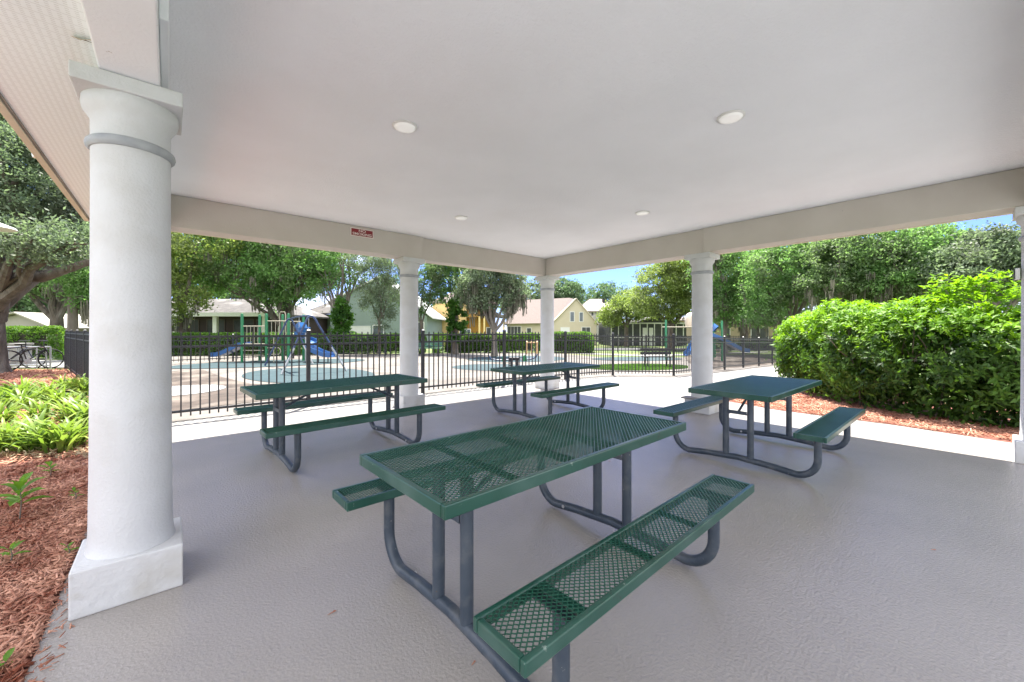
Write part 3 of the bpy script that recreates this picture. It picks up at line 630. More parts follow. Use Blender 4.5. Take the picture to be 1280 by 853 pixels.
tree_px('willowy_tree', 'dark drooping tree just right of the middle back column', 527, 26,
        [(530, 345, 0, 1.0, 1, 1.6), (520, 375, 0, .8, .8, 1.2), (545, 335, .3, 1.0, 1, 1.1), (500, 350, 0, 1.3, 1, 1.6)], M['oak'], trunk_h=2.0, trunk_r=.1, clumps=280, per=60, crad=.35, leaf=.07, seed=16, asp=.3)
tree_px('slender_tree', 'tall airy tree in front of the yellow house', 566, 27,
        [(560, 345, 0, 1.4, 1.3, 1.4), (585, 350, 0, 1.3, 1.2, 1.3), (570, 320, 0, 1.8, 1.4, 1.2), (545, 365, 0, .8, .8, .8), (595, 335, 0, 1.2, 1.2, 1.2)], M['spring'], trunk_h=2.6, trunk_r=.12, clumps=330, per=45, crad=.4, leaf=.085, seed=17, twigs=5, hollow=.3)
tree_px('oak_tree', 'mossy grey trunked oak with trailing strands left of the corner column', 618, 24,
        [(610, 350, 0, 1.4, 1.3, 1.2), (632, 345, 0, 1.0, 1.1, 1.0), (600, 375, 0, 1.0, 1, .8), (638, 372, 0, .6, .7, .9), (622, 325, 0, 1.6, 1.4, 1.0), (585, 360, .5, .8, .9, 1), (650, 360, 0, .45, .6, .8)], M['oak_grey'], trunk_h=1.6, trunk_r=.17, clumps=420, per=55, crad=.36, leaf=.07, seed=18, moss=60, bark='bark_pale', twigs=5)
# vine covered stumps
for px, F, lb, sd_ in ((428, 25, 'vine smothered tree trunk in front of the grey green house', 21), (570, 26, 'vine smothered tree trunk in front of the yellow house', 22)):
    tree_px('vine_covered_trunk', lb, px, F, [(px, 415, 0, .55, .5, .7), (px + 1, 398, 0, .62, .5, .7), (px, 383, 0, .4, .4, .6)], M['vine'], trunk_h=2.6, trunk_r=.14, clumps=130, per=40, crad=.2, leaf=.09, seed=sd_, twigs=0, group='vine covered trunks behind the hedge')
# centre background trees
for px, F, ls, lb, mt, sd_ in [
    (664, 70, [(664, 372, 0, 5, 4, 4), (650, 380, 0, 4, 4, 3)], 'pale green tree behind the beige house, left of the corner column', 'oak_grey', 31),
    (706, 72, [(704, 368, 0, 3.6, 3, 2.6), (696, 375, 0, 3, 3, 2.4)], 'round green tree rising behind the beige house roof', 'far_leaf', 32),
    (755, 85, [(745, 375, 0, 5, 4, 3.4), (765, 373, 0, 5, 4, 3.4), (730, 380, 0, 4, 4, 2.6)], 'wide distant tree behind the white house', 'far_leaf', 33),
    (783, 45, [(785, 378, 0, 1.9, 1.9, 1.5), (775, 392, 0, 2.1, 1.8, 1.3), (800, 385, 0, 1.7, 1.7, 1.4), (762, 398, 0, 1.3, 1.3, .9)], 'yellow green tree beside the white house', 'yellowgreen', 34)]:
    tree_px('round_tree', lb, px, F, ls, M[mt], trunk_h=2.4, trunk_r=.25, clumps=330, per=36, crad=.55 if F < 50 else .8, leaf=.12 if F < 50 else .22, seed=sd_, group='distant trees behind the houses')
tree_px('oak_tree', 'big light green oak between the white house and the slab column', 838, 38,
        [(822, 355, 0, 2.3, 2.3, 1.7), (850, 350, 0, 2.6, 2.3, 1.9), (812, 378, 0, 1.8, 2, 1.3), (840, 385, 0, 2.3, 2.2, 1.2), (865, 375, 0, 2.2, 2.2, 1.7), (845, 328, 0, 2.0, 2, 1.2), (870, 340, 0, 2.3, 2, 1.6)], M['yellowgreen'], trunk_h=2.3, trunk_r=.28, clumps=620, per=55, crad=.55, leaf=.11, seed=35)
# oak row on the right
row = [(905, 32, 'spring', 'oak', 'dark oak right of the slab column, dropping low over the fence', [(900, 340, 0, 2.4, 2.2, 1.8), (925, 365, 0, 2.0, 2.0, 1.3), (895, 380, 0, 1.4, 1.6, 1.1), (935, 320, 0, 2.8, 2.3, 1.8), (915, 395, 0, 1.3, 1.4, .8), (890, 315, 0, 2, 2, 1.4)], 41),
       (985, 28, 'spring', 'bright', 'bright green oak with moss above the left end of the big hedge', [(975, 335, 0, 2.5, 2.2, 1.7), (1010, 350, 0, 2.1, 2.1, 1.4), (960, 365, 0, 1.7, 1.8, 1.2), (1005, 310, 0, 2.7, 2.3, 1.5), (950, 395, 0, 1.2, 1.2, .7)], 42),
       (1065, 25, 'oak', 'mid', 'mossy oak with pale limbs above the middle of the big hedge', [(1050, 330, 0, 2.3, 2.2, 1.6), (1085, 340, 0, 2.2, 2.1, 1.5), (1035, 355, 0, 1.7, 1.7, 1.1), (1070, 305, 0, 2.6, 2.2, 1.3), (1100, 365, 0, 1.7, 1.6, .9)], 43),
       (1150, 23, 'spring', 'x', 'green oak above the sprouting part of the big hedge', [(1135, 330, 0, 2.1, 2.1, 1.4), (1170, 325, 0, 2.1, 2.1, 1.4), (1120, 350, 0, 1.5, 1.6, 1.0), (1150, 305, 0, 2.2, 2.1, 1.1), (1190, 350, 0, 1.5, 1.6, 1.0)], 44),
       (1235, 20, 'oak_grey', 'y', 'thin grey green oak by the column at the right edge', [(1215, 335, 0, 1.6, 1.6, 1.2), (1250, 325, 0, 1.5, 1.6, 1.1), (1270, 345, 0, 1.4, 1.5, 1.1), (1240, 300, 0, 1.0, 1.4, .5), (1300, 330, 0, 1.6, 1.5, 1.2)], 45)]
for px, F, mt, _, lb, ls, sd_ in row:
    tree_px('oak_tree', lb, px, F, ls, M[mt], trunk_h=1.9, trunk_r=.24, clumps=560, per=62, crad=.5, leaf=.085, seed=sd_, moss=45, bark='bark_pale', twigs=4)
for px, lb, sd_ in [(930, 'dark backing oak behind the slab column', 51), (1060, 'dark backing oak behind the middle of the hedge', 52), (1190, 'dark backing oak behind the right end of the hedge', 53)]:
    tree_px('oak_tree', lb, px, 42, [(px - 40, 350, 0, 4, 3, 3.2), (px, 345, 0, 4, 3, 3.6), (px + 40, 350, 0, 4, 3, 3.4), (px - 20, 385, 0, 4, 3, 2), (px + 30, 385, 0, 4, 3, 2)], M['oak'], trunk_h=2.6, trunk_r=.4, clumps=420, per=45, crad=.9, leaf=.17, seed=sd_)

# hedges
def hedge(name, label, corners, h, mat, n, leaf, seed, group='hedges', bump=.18, core=True, round_=.25, asp=.45, lift=0, cat='hedge'):
    """corners: 4 points (world xy) of the footprint; leaves fill a rounded shell"""
    r = np.random.default_rng(seed); c = np.array([p[:2] for p in corners], float)
    ctr = c.mean(0); t = thing(name, label, cat, (ctr[0], ctr[1], zg(ctr[0])), 0, group)
    def P(u, v): return ((1 - u)[:, None] * (1 - v)[:, None] * c[0] + u[:, None] * (1 - v)[:, None] * c[1] + u[:, None] * v[:, None] * c[2] + (1 - u)[:, None] * v[:, None] * c[3])
    u = r.random(n * 2); v = r.random(n * 2); w_ = r.random(n * 2); face = r.random(n * 2)
    W = np.linalg.norm(c[1] - c[0]); D = np.linalg.norm(c[3] - c[0])
    areas = np.array([W * D, W * h, W * h, D * h, D * h]); areas = areas / areas.sum(); cum = np.cumsum(areas)
    k = np.searchsorted(cum, face); depth = r.random(n * 2) ** 1.6 * .3
    z = w_ * h
    z = np.where(k == 0, h - depth, z); v = np.where(k == 1, depth / D, v); v = np.where(k == 2, 1 - depth / D, v); u = np.where(k == 3, depth / W, u); u = np.where(k == 4, 1 - depth / W, u)
    # rounding of the vertical profile
    zz = z / h; sh = round_ * np.clip((zz - .6) / .4, 0, 1) ** 2 + .10 * (1 - zz) ** 2
    u = .5 + (u - .5) * (1 - sh * min(1, D / W)); v = .5 + (v - .5) * (1 - sh)
    xy = P(u, v)
    bm_ = np.sin(xy[:, 0] * 2.1 + seed) * np.cos(xy[:, 1] * 2.7 + seed * 2) + .6 * np.sin(xy[:, 0] * 5.3) * np.sin(xy[:, 1] * 4.7 + 1)
    z = z * (1 + bump * .3 * bm_ / 1.6); xy = ctr + (xy - ctr) * (1 + bump * .12 * bm_[:, None])
    pts = np.concatenate([xy - ctr, z[:, None] + lift], 1)
    # clumping: keep those where hash noise is high
    keep = (np.sin(pts[:, 0] * 9 + 1.3 * np.sin(pts[:, 2] * 11)) + np.sin(pts[:, 1] * 8.3 + pts[:, 2] * 7) + r.normal(size=len(pts)) * 1.1) > -.5
    pts = pts[keep][:n]
    V, F = leafquads(pts, leaf, .5, asp, r=r); npmesh('foliage', V, F, mat, t)
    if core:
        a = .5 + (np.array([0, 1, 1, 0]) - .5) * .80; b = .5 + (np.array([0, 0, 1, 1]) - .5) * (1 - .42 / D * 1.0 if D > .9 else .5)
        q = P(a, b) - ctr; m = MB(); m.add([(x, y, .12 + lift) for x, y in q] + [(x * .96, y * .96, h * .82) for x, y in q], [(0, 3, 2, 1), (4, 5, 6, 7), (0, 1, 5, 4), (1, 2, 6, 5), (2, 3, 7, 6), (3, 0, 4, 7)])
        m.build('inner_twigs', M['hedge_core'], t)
    return t
# big hedge on the right: leafy stems with real leaves
def big_hedge():
    t = thing('big_hedge', 'large overgrown bright green hedge in the red mulch bed at the right', 'hedge', (9.6, .8, zg(9.6)), 0)
    r = np.random.default_rng(77)
    path = np.array([(9.05, -3.4), (9.35, -1.2), (9.65, .3), (10.6, 1.6), (12.5, 2.5), (14.3, 3.25)])   # centre line
    seg = np.linalg.norm(np.diff(path, axis=0), axis=1); cum = np.concatenate([[0], np.cumsum(seg)]); Lt = cum[-1]
    def cl_(s): return np.stack([np.interp(s, cum, path[:, 0]), np.interp(s, cum, path[:, 1])], 1)
    n = 10500
    s = r.random(n) * Lt; a = r.uniform(-.75, math.pi + .75, n)      # angle round the section
    c = cl_(s); d = cl_(np.minimum(s + .05, Lt)) - cl_(np.maximum(s - .05, 0)); d /= np.linalg.norm(d, axis=1)[:, None]; nr = np.stack([d[:, 1], -d[:, 0]], 1)
    hw = .84 + .10 * np.sin(s * 1.9) ; top = 1.86 + .09 * np.sin(s * 1.3 + 1) + .06 * np.sin(s * 3.7)
    endf = np.clip((Lt - s) / .9, 0, 1) ** .5; hw = hw * (.35 + .65 * endf); top = top * (.80 + .20 * endf)
    rad = 1 - .30 * r.random(n) ** 1.4 + .05 * np.sin(s * 4.3) * np.cos(a * 5) + .05 * np.sin(s * 9.1 + a * 7)
    ca, sa = np.cos(a), np.sin(a)
    sup = (np.abs(ca) ** 3.2 + np.abs(sa) ** 3.2) ** (-1 / 3.2)     # superellipse, boxy
    off = hw * ca * sup * rad; z = top * .52 + top * .49 * sa * sup * rad
    keep = (z > .06) & ((z > 1.45) | (np.sin(s * 5.1 + 1.7 * np.sin(a * 6)) + np.cos(a * 7.3 + s * 2.2) + r.normal(size=n) * .5 > -.55))
    c, nr, d, off, z, a, s = c[keep], nr[keep], d[keep], off[keep], z[keep], a[keep], s[keep]
    tips = np.concatenate([c + nr * off[:, None], z[:, None]], 1)
    outd = np.concatenate([nr * (np.cos(a))[:, None], np.sin(a)[:, None]], 1)
    # sprouts above
    ns = 230; ss = np.clip(r.normal(3.45, .45, ns), 2.0, 4.8); cs = cl_(ss) + r.normal(size=(ns, 2)) * .16
    hp = 1.9 + r.random(ns) * .45 * np.exp(-((ss - 3.45) / .35) ** 2) + r.random(ns) * .05
    tips = np.concatenate([tips, np.concatenate([cs, hp[:, None]], 1)]); outd = np.concatenate([outd, np.tile([0, 0, 1.], (ns, 1))])
    # each tip: rosette of 6 leaves
    k = 7; N = len(tips); T = np.repeat(tips, k, 0); O = np.repeat(outd, k, 0) + r.normal(size=(N * k, 3)) * .35 + np.array([0, 0, .35]); O /= np.linalg.norm(O, axis=1)[:, None]
    side = r.normal(size=(N * k, 3)); side -= O * (side * O).sum(1)[:, None]; side /= np.linalg.norm(side, axis=1)[:, None]
    ldir = O * r.uniform(.15, .8, (N * k, 1)) + side; ldir /= np.linalg.norm(ldir, axis=1)[:, None]
    Lf = r.uniform(.065, .125, (N * k, 1)); wd = np.cross(ldir, O); wd /= np.linalg.norm(wd, axis=1)[:, None]; nn = np.cross(wd, ldir)
    B = T - O * r.uniform(0, .10, (N * k, 1)); W_ = Lf * .19
    p0 = B; p1 = B + ldir * Lf * .45 + wd * W_ + nn * W_ * .35; p2 = B + ldir * Lf - nn * Lf * .16; p3 = B + ldir * Lf * .45 - wd * W_ + nn * W_ * .35; pm = B + ldir * Lf * .5
    V = np.stack([p0, p1, p2, p3, pm], 1).reshape(-1, 3); 
    V = V - np.array([9.6, .8, 0]); tz = np.repeat(tips[:, 2] + .15 * r.normal(size=N), k)
    for nm, sel, mt_ in (('foliage', tz <= 1.3, 'hedge'), ('sunlit_top_leaves', tz > 1.3, 'hedge_sunlit')):  # split by height: sunlit top and darker lower part are painted into the leaves
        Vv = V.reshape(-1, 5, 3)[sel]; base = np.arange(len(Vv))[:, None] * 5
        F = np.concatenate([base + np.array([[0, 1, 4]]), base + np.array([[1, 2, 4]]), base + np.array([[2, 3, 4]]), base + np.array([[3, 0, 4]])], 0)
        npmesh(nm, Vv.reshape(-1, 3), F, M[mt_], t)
    # woody stems inside
    m = MB(); rr = random.Random(5)
    for i in range(80):
        s_ = np.array([rr.uniform(0, Lt - .4)]); q = cl_(s_)[0] + np.array([rr.gauss(0, .18), rr.gauss(0, .18)])
        b = Vector((q[0] - 9.6 + rr.gauss(0, .16), q[1] - .8 + rr.gauss(0, .16), rr.uniform(1.1, 1.75))); a_ = Vector((q[0] - 9.6, q[1] - .8, -.03))
        p_ = limb(m, a_, b, .015, .005, k=4, n=5, rr=rr)
        for _ in range(2): limb(m, p_[2], b + Vector((rr.gauss(0, .3), rr.gauss(0, .3), rr.uniform(-.4, .1))), .011, .004, k=3, n=4, rr=rr)
    m.build('stems', M['bark'], t)
    # shaded inner leaves
    n = 22000; s = r.random(n) * (Lt - .3); c = cl_(s); q = np.concatenate([c + r.normal(size=(n, 2)) * .28, (r.random(n) * 1.45 + .15)[:, None]], 1) - np.array([9.6, .8, 0])
    n = 9000; s = r.random(n) * Lt; c = cl_(s); q2 = np.concatenate([c + r.uniform(-.62, .62, (n, 2)), (r.random(n) ** 1.3 * .55 + .04)[:, None]], 1) - np.array([9.6, .8, 0])
    V, F = leafquads(np.concatenate([q, q2]), .062, .2, .4, r=r); npmesh('inner_foliage', V, F, M['hedge'], t)
big_hedge()
GH = 'clipped green hedges round the playground'
hedge('clipped_hedge', 'tall clipped hedge with bright top behind the bicycle rack at the far left', [at(-150, 18.7), at(84, 18.7), at(84, 20.2), at(-150, 20.2)], 1.52, M['hedge_far'], 26000, .055, 61, GH)
hedge('clipped_hedge', 'clipped hedge behind the left slide, in front of the brown bungalow', [at(95, 21.9), at(376, 21.9), at(376, 23.2), at(95, 23.2)], 1.2, M['hedge_far'], 34000, .05, 62, GH)
hedge('clipped_hedge', 'clipped hedge in front of the grey green house, left of the middle back column', [at(382, 23), at(532, 25), at(532, 26.3), at(382, 24.3)], 1.18, M['hedge_far'], 22000, .055, 63, GH)
hedge('clipped_hedge', 'clipped hedge in front of the yellow house, left of the corner column', [at(540, 26.5), at(676, 30.5), at(678, 32), at(540, 28)], 1.36, M['hedge_far'], 22000, .06, 64, GH)
hedge('clipped_hedge', 'bright topped clipped hedge in front of the beige house, right of the corner column', [at(680, 31), at(742, 31), at(744, 34), at(680, 34)], 1.62, M['hedge_far'], 16000, .07, 65, GH)
hedge('low_shrub_row', 'low dark shrub row along the fence at the far right of the playground', [at(890, 37), at(985, 37), at(985, 38.5), at(890, 38.5)], .7, M['hedge_far'], 6000, .08, 66, GH)

# mulch chips
def chips(name, poly, n, seed, smin=.012, smax=.045, label=None):
    r = np.random.default_rng(seed); c = np.array(poly); lo = c.min(0); hi = c.max(0); pts = []
    while len(pts) < n:
        x, y = r.uniform(lo, hi); ins = False; j = len(c) - 1
        for i in range(len(c)):
            if (c[i][1] > y) != (c[j][1] > y) and x < (c[j][0] - c[i][0]) * (y - c[i][1]) / (c[j][1] - c[i][1]) + c[i][0]: ins = not ins
            j = i
        if ins: pts.append((x, y, zg(x) + r.uniform(0, .022)))
    P = np.array(pts); a = r.normal(.9, .75, n) + (r.random(n) < .3) * r.uniform(0, 6.28, n); tl = r.normal(0, .28, n); Ls = r.uniform(smin, smax, n); Ws = Ls * r.uniform(.06, .20, n); Ts = r.uniform(.0015, .004, n)
    d = np.stack([np.cos(a) * np.cos(tl), np.sin(a) * np.cos(tl), np.sin(tl)], 1); s = np.stack([-np.sin(a), np.cos(a), r.normal(0, .3, n)], 1); u = np.array([0, 0, 1.])
    cor = []
    for dz in (0, 1):
        for q, w_ in ((-1, -1), (1, -.6), (.9, .8), (-1, 1)):
            cor.append(P + d * (q * Ls)[:, None] + s * (w_ * Ws)[:, None] + u * (dz * Ts)[:, None])
    V = np.stack(cor, 1).reshape(-1, 3); b = np.arange(n)[:, None] * 8
    F = np.concatenate([b + np.array([q]) for q in ((4, 5, 6, 7), (0, 1, 5, 4), (1, 2, 6, 5), (2, 3, 7, 6), (3, 0, 4, 7))], 0)
    o = npmesh(name, V, F, M['chips']); o['kind'] = 'stuff'; o['category'] = 'mulch'
    if label: o['label'] = label
chips('mulch_chips', [(-.435, 1.0), (-.435, 5.2), (-.8, 6.2), (-2.2, 6.2), (-1.6, 3.2), (-.8, 1.2)], 60000, 1, .008, .036, label='red wood mulch chips beside the floor slab at the left')
chips('mulch_chips', [(-.46, 5.0), (-.46, 8), (-1.0, 12), (-3.5, 10), (-2.2, 5.2)], 9000, 2, .02, .06, label='red mulch chips under the strappy plants at the left')
chips('mulch_chips', [(-1.2, 13.4), (-2.7, 20.5), (-5.5, 22.6), (-6, 19), (-2.4, 14.9)], 7000, 3, .03, .08, label='red mulch chips in front of the bicycle rack')
chips('mulch_chips', [(7.95, -1.2), (8.0, .3), (8.1, .8), (8.05, 2.2), (8.45, 3.2), (10.2, 3.9), (14, 4.6), (14, 3.6), (10.4, 2.4), (9.4, .6), (9.2, -1.2)], 16000, 4, .015, .05, label='red mulch chips at the foot of the big hedge')

chips('spilled_mulch', [(-.43, 1.2), (-.43, 8), (-.395, 8), (-.37, 4), (-.33, 2.7), (-.38, 1.2)], 420, 8, .006, .022, label='loose mulch chips spilled on the left edge of the floor slab')
# lawn blades (left)
def blades(name, poly, n, seed, h0, h1, label, wd=.004):
    r = np.random.default_rng(seed); c = np.array(poly); lo = c.min(0); hi = c.max(0)
    a0 = r.uniform(lo, hi, (n * 3, 2)); ins = np.zeros(len(a0), bool); j = len(c) - 1
    for i in range(len(c)):
        cond = (c[i][1] > a0[:, 1]) != (c[j][1] > a0[:, 1]); xx = (c[j][0] - c[i][0]) * (a0[:, 1] - c[i][1]) / (c[j][1] - c[i][1] + 1e-9) + c[i][0]; ins ^= cond & (a0[:, 0] < xx); j = i
    P = a0[ins][:n]; n = len(P); P = np.concatenate([P, np.array([[zg(x) - .03] for x in P[:, 0]])], 1); a = r.uniform(0, 6.28, n); h = r.uniform(h0, h1, n)
    sd_ = np.stack([np.cos(a), np.sin(a), np.zeros(n)], 1) * wd; b = np.stack([-np.sin(a), np.cos(a), np.zeros(n)], 1) * (h * r.uniform(.1, .7, n))[:, None]
    up = np.zeros((n, 3)); up[:, 2] = h
    V = np.stack([P - sd_, P + sd_, P + sd_ * .6 + b * .4 + up * .65, P + b + up - sd_ * .2], 1).reshape(-1, 3)
    o = npmesh(name, V, np.arange(n * 4).reshape(n, 4), M['grass']); o['kind'] = 'stuff'; o['label'] = label; o['category'] = 'grass'
blades('lawn_grass', [(-1.9, 13.2), (-2.5, 14.6), (-4.2, 16), (-9, 20), (-12, 12), (-4, 10.5)], 60000, 5, .05, .11, 'green lawn grass between the strappy plants and the rack', .008)
blades('lawn_grass', ell(15.2, 9.3, 2.7, 1.35, -.2), 26000, 6, .04, .09, 'patch of grass around the metal bench in the playground', .01)

# strappy plants at left
def strap_plant(seed, n=46, Lm=.55, wid=.022):
    r = random.Random(seed); Vs = []; Fs = []
    for i in range(n):
        a = r.uniform(0, 6.28); L_ = Lm * r.uniform(.55, 1.15); el = r.uniform(.75, 1.45); w_ = wid * r.uniform(.7, 1.3); x, y, z = r.gauss(0, .05), r.gauss(0, .05), -.02; k0 = len(Vs); K = 6
        dx, dy = math.cos(a), math.sin(a)
        for k in range(K + 1):
            t = k / K; ww = w_ * (math.sin(math.pi * (.12 + .88 * t)) ** .7) * (1 if k < K else .05)
            Vs += [(x - dy * ww, y + dx * ww, z), (x + dx * 0, y, z - ww * .35), (x + dy * ww, y - dx * ww, z)]
            e_ = el - t * t * r.uniform(1.2, 1.9); x += dx * math.cos(e_) * L_ / K; y += dy * math.cos(e_) * L_ / K; z += math.sin(e_) * L_ / K
        for k in range(K):
            q = k0 + k * 3; Fs += [(q, q + 1, q + 4, q + 3), (q + 1, q + 2, q + 5, q + 4)]
    me = bpy.data.meshes.new('leaves'); me.from_pydata(Vs, [], Fs); me.materials.append(M['strap']); me.polygons.foreach_set('use_smooth', [True] * len(Fs)); return me
meshes = [strap_plant(s, 54, .56, .024) for s in (1, 2, 3)] + [strap_plant(9, 40, .40, .018)]
rp_ = random.Random(4); spots = []
for px, F in [(98, 4.75), (78, 4.55), (55, 4.5), (25, 4.35), (0, 4.5), (-20, 4.5), (40, 5.0), (100, 5.3), (82, 5.9), (45, 6.0), (5, 5.8), (-35, 5.8), (108, 6.9), (70, 7.0), (30, 7.0), (-8, 6.9), (98, 8.2), (60, 8.1), (22, 8.2), (-15, 8.0), (112, 5.6), (118, 9.4), (85, 9.2)]:
    spots.append((px + rp_.uniform(-7, 7), F + rp_.uniform(-.15, .15)))
descs = ['nearest row', 'second row', 'third row', 'back row']
for i, (px, F) in enumerate(spots):
    p = at(px, F); me = meshes[i % 4]
    o = bpy.data.objects.new('strappy_plant', me); C.objects.link(o); o.location = p; o.rotation_euler = (0, 0, rp_.uniform(0, 6.28)); s = rp_.uniform(.75, 1.0); o.scale = (s, s, s)
    tag(o, 'yellow green strappy leaved plant in the crowded bed left of the large column', 'plant', 'strappy plants in the left mulch bed')
# dry leaf debris at the bed edge
P = np.array([list(at(rp_.uniform(-20, 112), rp_.uniform(4.15, 4.9))) for _ in range(420)]); P[:, 2] += np.random.default_rng(3).uniform(.01, .06, 420)
V, F = leafquads(P, .035, 1.2, .35); o = npmesh('dry_leaf_litter', V, F, M['dry']); o['kind'] = 'stuff'; o['label'] = 'dry curled leaves along the front of the strappy plants'; o['category'] = 'leaf litter'
# seedlings
def seedling(seed, h, nl, Ll):
    r = random.Random(seed); m = MB(); m.tube([(0, 0, -.01), (.01, 0, h * .5), (0, .008, h)], [.004, .0035, .002], 6); st = m
    Vs = []; Fs = []
    for i in range(nl):
        a = i * 2.4 + r.uniform(-.3, .3); z0 = h * (.45 + .55 * i / nl); L_ = Ll * r.uniform(.7, 1.2); el = .35 + .8 * i / nl; d = Vector((math.cos(a) * math.cos(el), math.sin(a) * math.cos(el), math.sin(el))); s = Vector((-math.sin(a), math.cos(a), 0)); p = Vector((0, 0, z0)); k0 = len(Vs)
        for t, w_ in ((0, .1), (.35, .9), (.65, .8), (1, .03)):
            q = p + d * L_ * t - Vector((0, 0, L_ * .35 * t * t)); ww = L_ * .19 * w_
            Vs += [q + s * ww + Vector((0, 0, ww * .4)), q, q - s * ww + Vector((0, 0, ww * .4))]
        for k in range(3):
            q = k0 + k * 3; Fs += [(q, q + 1, q + 4, q + 3), (q + 1, q + 2, q + 5, q + 4)]
    return st, Vs, Fs
for px, py, h, nl, Ll, lb in [(24, 652, .27, 14, .16, 'tall leafy seedling in the mulch at the left, largest of the small sprouts'), (93, 628, .09, 7, .07, 'small starry seedling in the mulch close to the large column'), (12, 706, .10, 6, .09, 'low seedling at the left edge of the mulch'), (84, 697, .07, 5, .06, 'tiny grassy sprout beside the plinth of the large column'),
                             (4, 838, .03, 5, .07, 'small pale green sprout at the bottom left corner'), (62, 598, .12, 8, .1, 'leafy sprout at the front of the strappy plant bed')]:
    F_ = FPX * HC / (py - 413.2); t = thing('seedling', lb, 'seedling', at(px, F_), 0, 'small seedlings in the left mulch bed'); st, Vs, Fs = seedling(px, h, nl, Ll)
    st.build('stem', M['bark_pale'], t); m = MB(); m.add(Vs, Fs); m.build('leaves', M['seed'], t, smooth=True)

# ------------------------------------------------------------------ HOUSES  (local x right, y away from camera, z up)
def window(t, x0, x1, z0, z1, y, frame=M['trim'], pane=M['glass'], mull=1):
    m = MB(); b = .07
    m.box(x0 - b, x1 + b, y - .05, y - .004, z0 - b, z0); m.box(x0 - b, x1 + b, y - .05, y - .004, z1, z1 + b); m.box(x0 - b, x0, y - .05, y - .004, z0, z1); m.box(x1, x1 + b, y - .05, y - .004, z0, z1)
    for i in range(mull): xx = x0 + (x1 - x0) * (i + 1) / (mull + 1); m.box(xx - .02, xx + .02, y - .04, y - .006, z0, z1)
    f_ = m.build('window', frame, t); g = MB(); g.box(x0, x1, y - .03, y - .012, z0, z1); g.build('pane', pane, f_)
def gable_roof(t, x0, x1, y0, y1, ze, zp, mat, xp=None, over=.35, th=.12):  # ridge along y, gable faces camera
    xp = (x0 + x1) / 2 if xp is None else xp; m = MB(); k = (zp - ze) / (xp - x0); k2 = (zp - ze) / (x1 - xp)
    o0, o1 = x0 - over, x1 + over
    m.poly([(o0, ze - k * over), (xp, zp), (o1, ze - k2 * over), (o1, ze - k2 * over + th), (xp, zp + th), (o0, ze - k * over + th)], y0 - over, y1 + over); m.build('roof', mat, t)
def hip_roof(t, x0, x1, y0, y1, ze, zp, mat, over=.4, ridge=.3):
    m = MB(); a, b, c, d = x0 - over, x1 + over, y0 - over, y1 + over; w_ = (b - a); rx = w_ * ridge / 2; xm = (a + b) / 2; ym = (c + d) / 2
    m.add([(a, c, ze), (b, c, ze), (b, d, ze), (a, d, ze), (xm - rx, ym, zp), (xm + rx, ym, zp), (a, c, ze - .14), (b, c, ze - .14), (b, d, ze - .14), (a, d, ze - .14)], [(0, 1, 5, 4), (1, 2, 5), (2, 3, 4, 5), (3, 0, 4), (6, 9, 8, 7), (0, 6, 7, 1), (1, 7, 8, 2), (2, 8, 9, 3), (3, 9, 6, 0)])
    return m.build('roof', mat, t)
def W(px, pc, F): return (px - pc) / FPX * F
def Z(py, F, base): return zpx(py, F) - base.z
roof_tree_shade = surf('tree_shade_and_sun_roof', (.055, .05, .048), (.09, .083, .078), 3, .85, .4, 20, bdist=.03, c3=(.24, .23, .22), s3=.5)  # tree shade as dark grey and sun patches, both put into the colour
roof_tan = surf('pinkish_brown_shingles', (.155, .12, .108), (.125, .10, .09), 6, .9, .5, 15, bdist=.03, stretch=(1, 1, 5))
# brown bungalow with white posts
F = 31; pc = 285; b = at(pc, F); t = thing('brown_bungalow', 'low brown bungalow with pale roof and white porch posts behind the left hedge', 'house', b, CR, 'houses around the park')
m = MB(); m.box(W(120, pc, F), W(350, pc, F), 1.6, 8, 0, 2.5); m.build('wall', wallmat('brown_wall', (.06, .042, .04)), t)
hip_roof(t, W(120, pc, F), W(352, pc, F), 0, 8, Z(393, F, b), Z(374, F + 4, b), roof_tree_shade, .3, .6)
m = MB(); m.box(W(118, pc, F), W(353, pc, F), -.34, -.30, Z(394, F, b) - .12, Z(391, F, b)); m.build('fascia', M['trim'], t)
for px in (215, 268, 330, 350): m = MB(); m.box(W(px - 2.5, pc, F), W(px + 2.5, pc, F), .0, .25, 0, 2.46); m.build('porch_post', M['trim'], t)
for a_, c_ in ((218, 228), (240, 262), (275, 300), (305, 326)): window(t, W(a_, pc, F), W(c_, pc, F), .7, 2.2, 1.6, pane=M['dark_screen'], frame=surf('brown_frame', (.1, .08, .07)))
# grey-green gabled house
F = 39; pc = 460; b = at(pc, F); t = thing('grey_green_house', 'pale grey green house with a sunlit white roof slope behind the slender tree', 'house', b, CR, 'houses around the park')
gg = wallmat('grey_green_wall', (.22, .28, .255)); m = MB(); m.box(W(378, pc, F), W(421, pc, F), 0, 7, 0, Z(393, F, b)); m.build('side_wing', gg, t)
x0, x1 = W(420, pc, F), W(537, pc, F); zz = Z(396, F, b); zp = Z(350, F, b); xm = (x0 + x1) / 2
m = MB(); m.poly([(x0, 0), (x1, 0), (x1, zz), (xm, zp), (x0, Z(380, F, b))], -1.2, 9); m.build('wall', gg, t)
m = MB(); m.poly([(x0 - .1, Z(380, F, b)), (xm, zp + .02), (x1 + .6, Z(399, F, b)), (x1 + .6, Z(397, F, b)), (xm, zp + .2), (x0 - .1, Z(378, F, b))], -1.5, 9.3); m.build('roof', M['trim'], t)
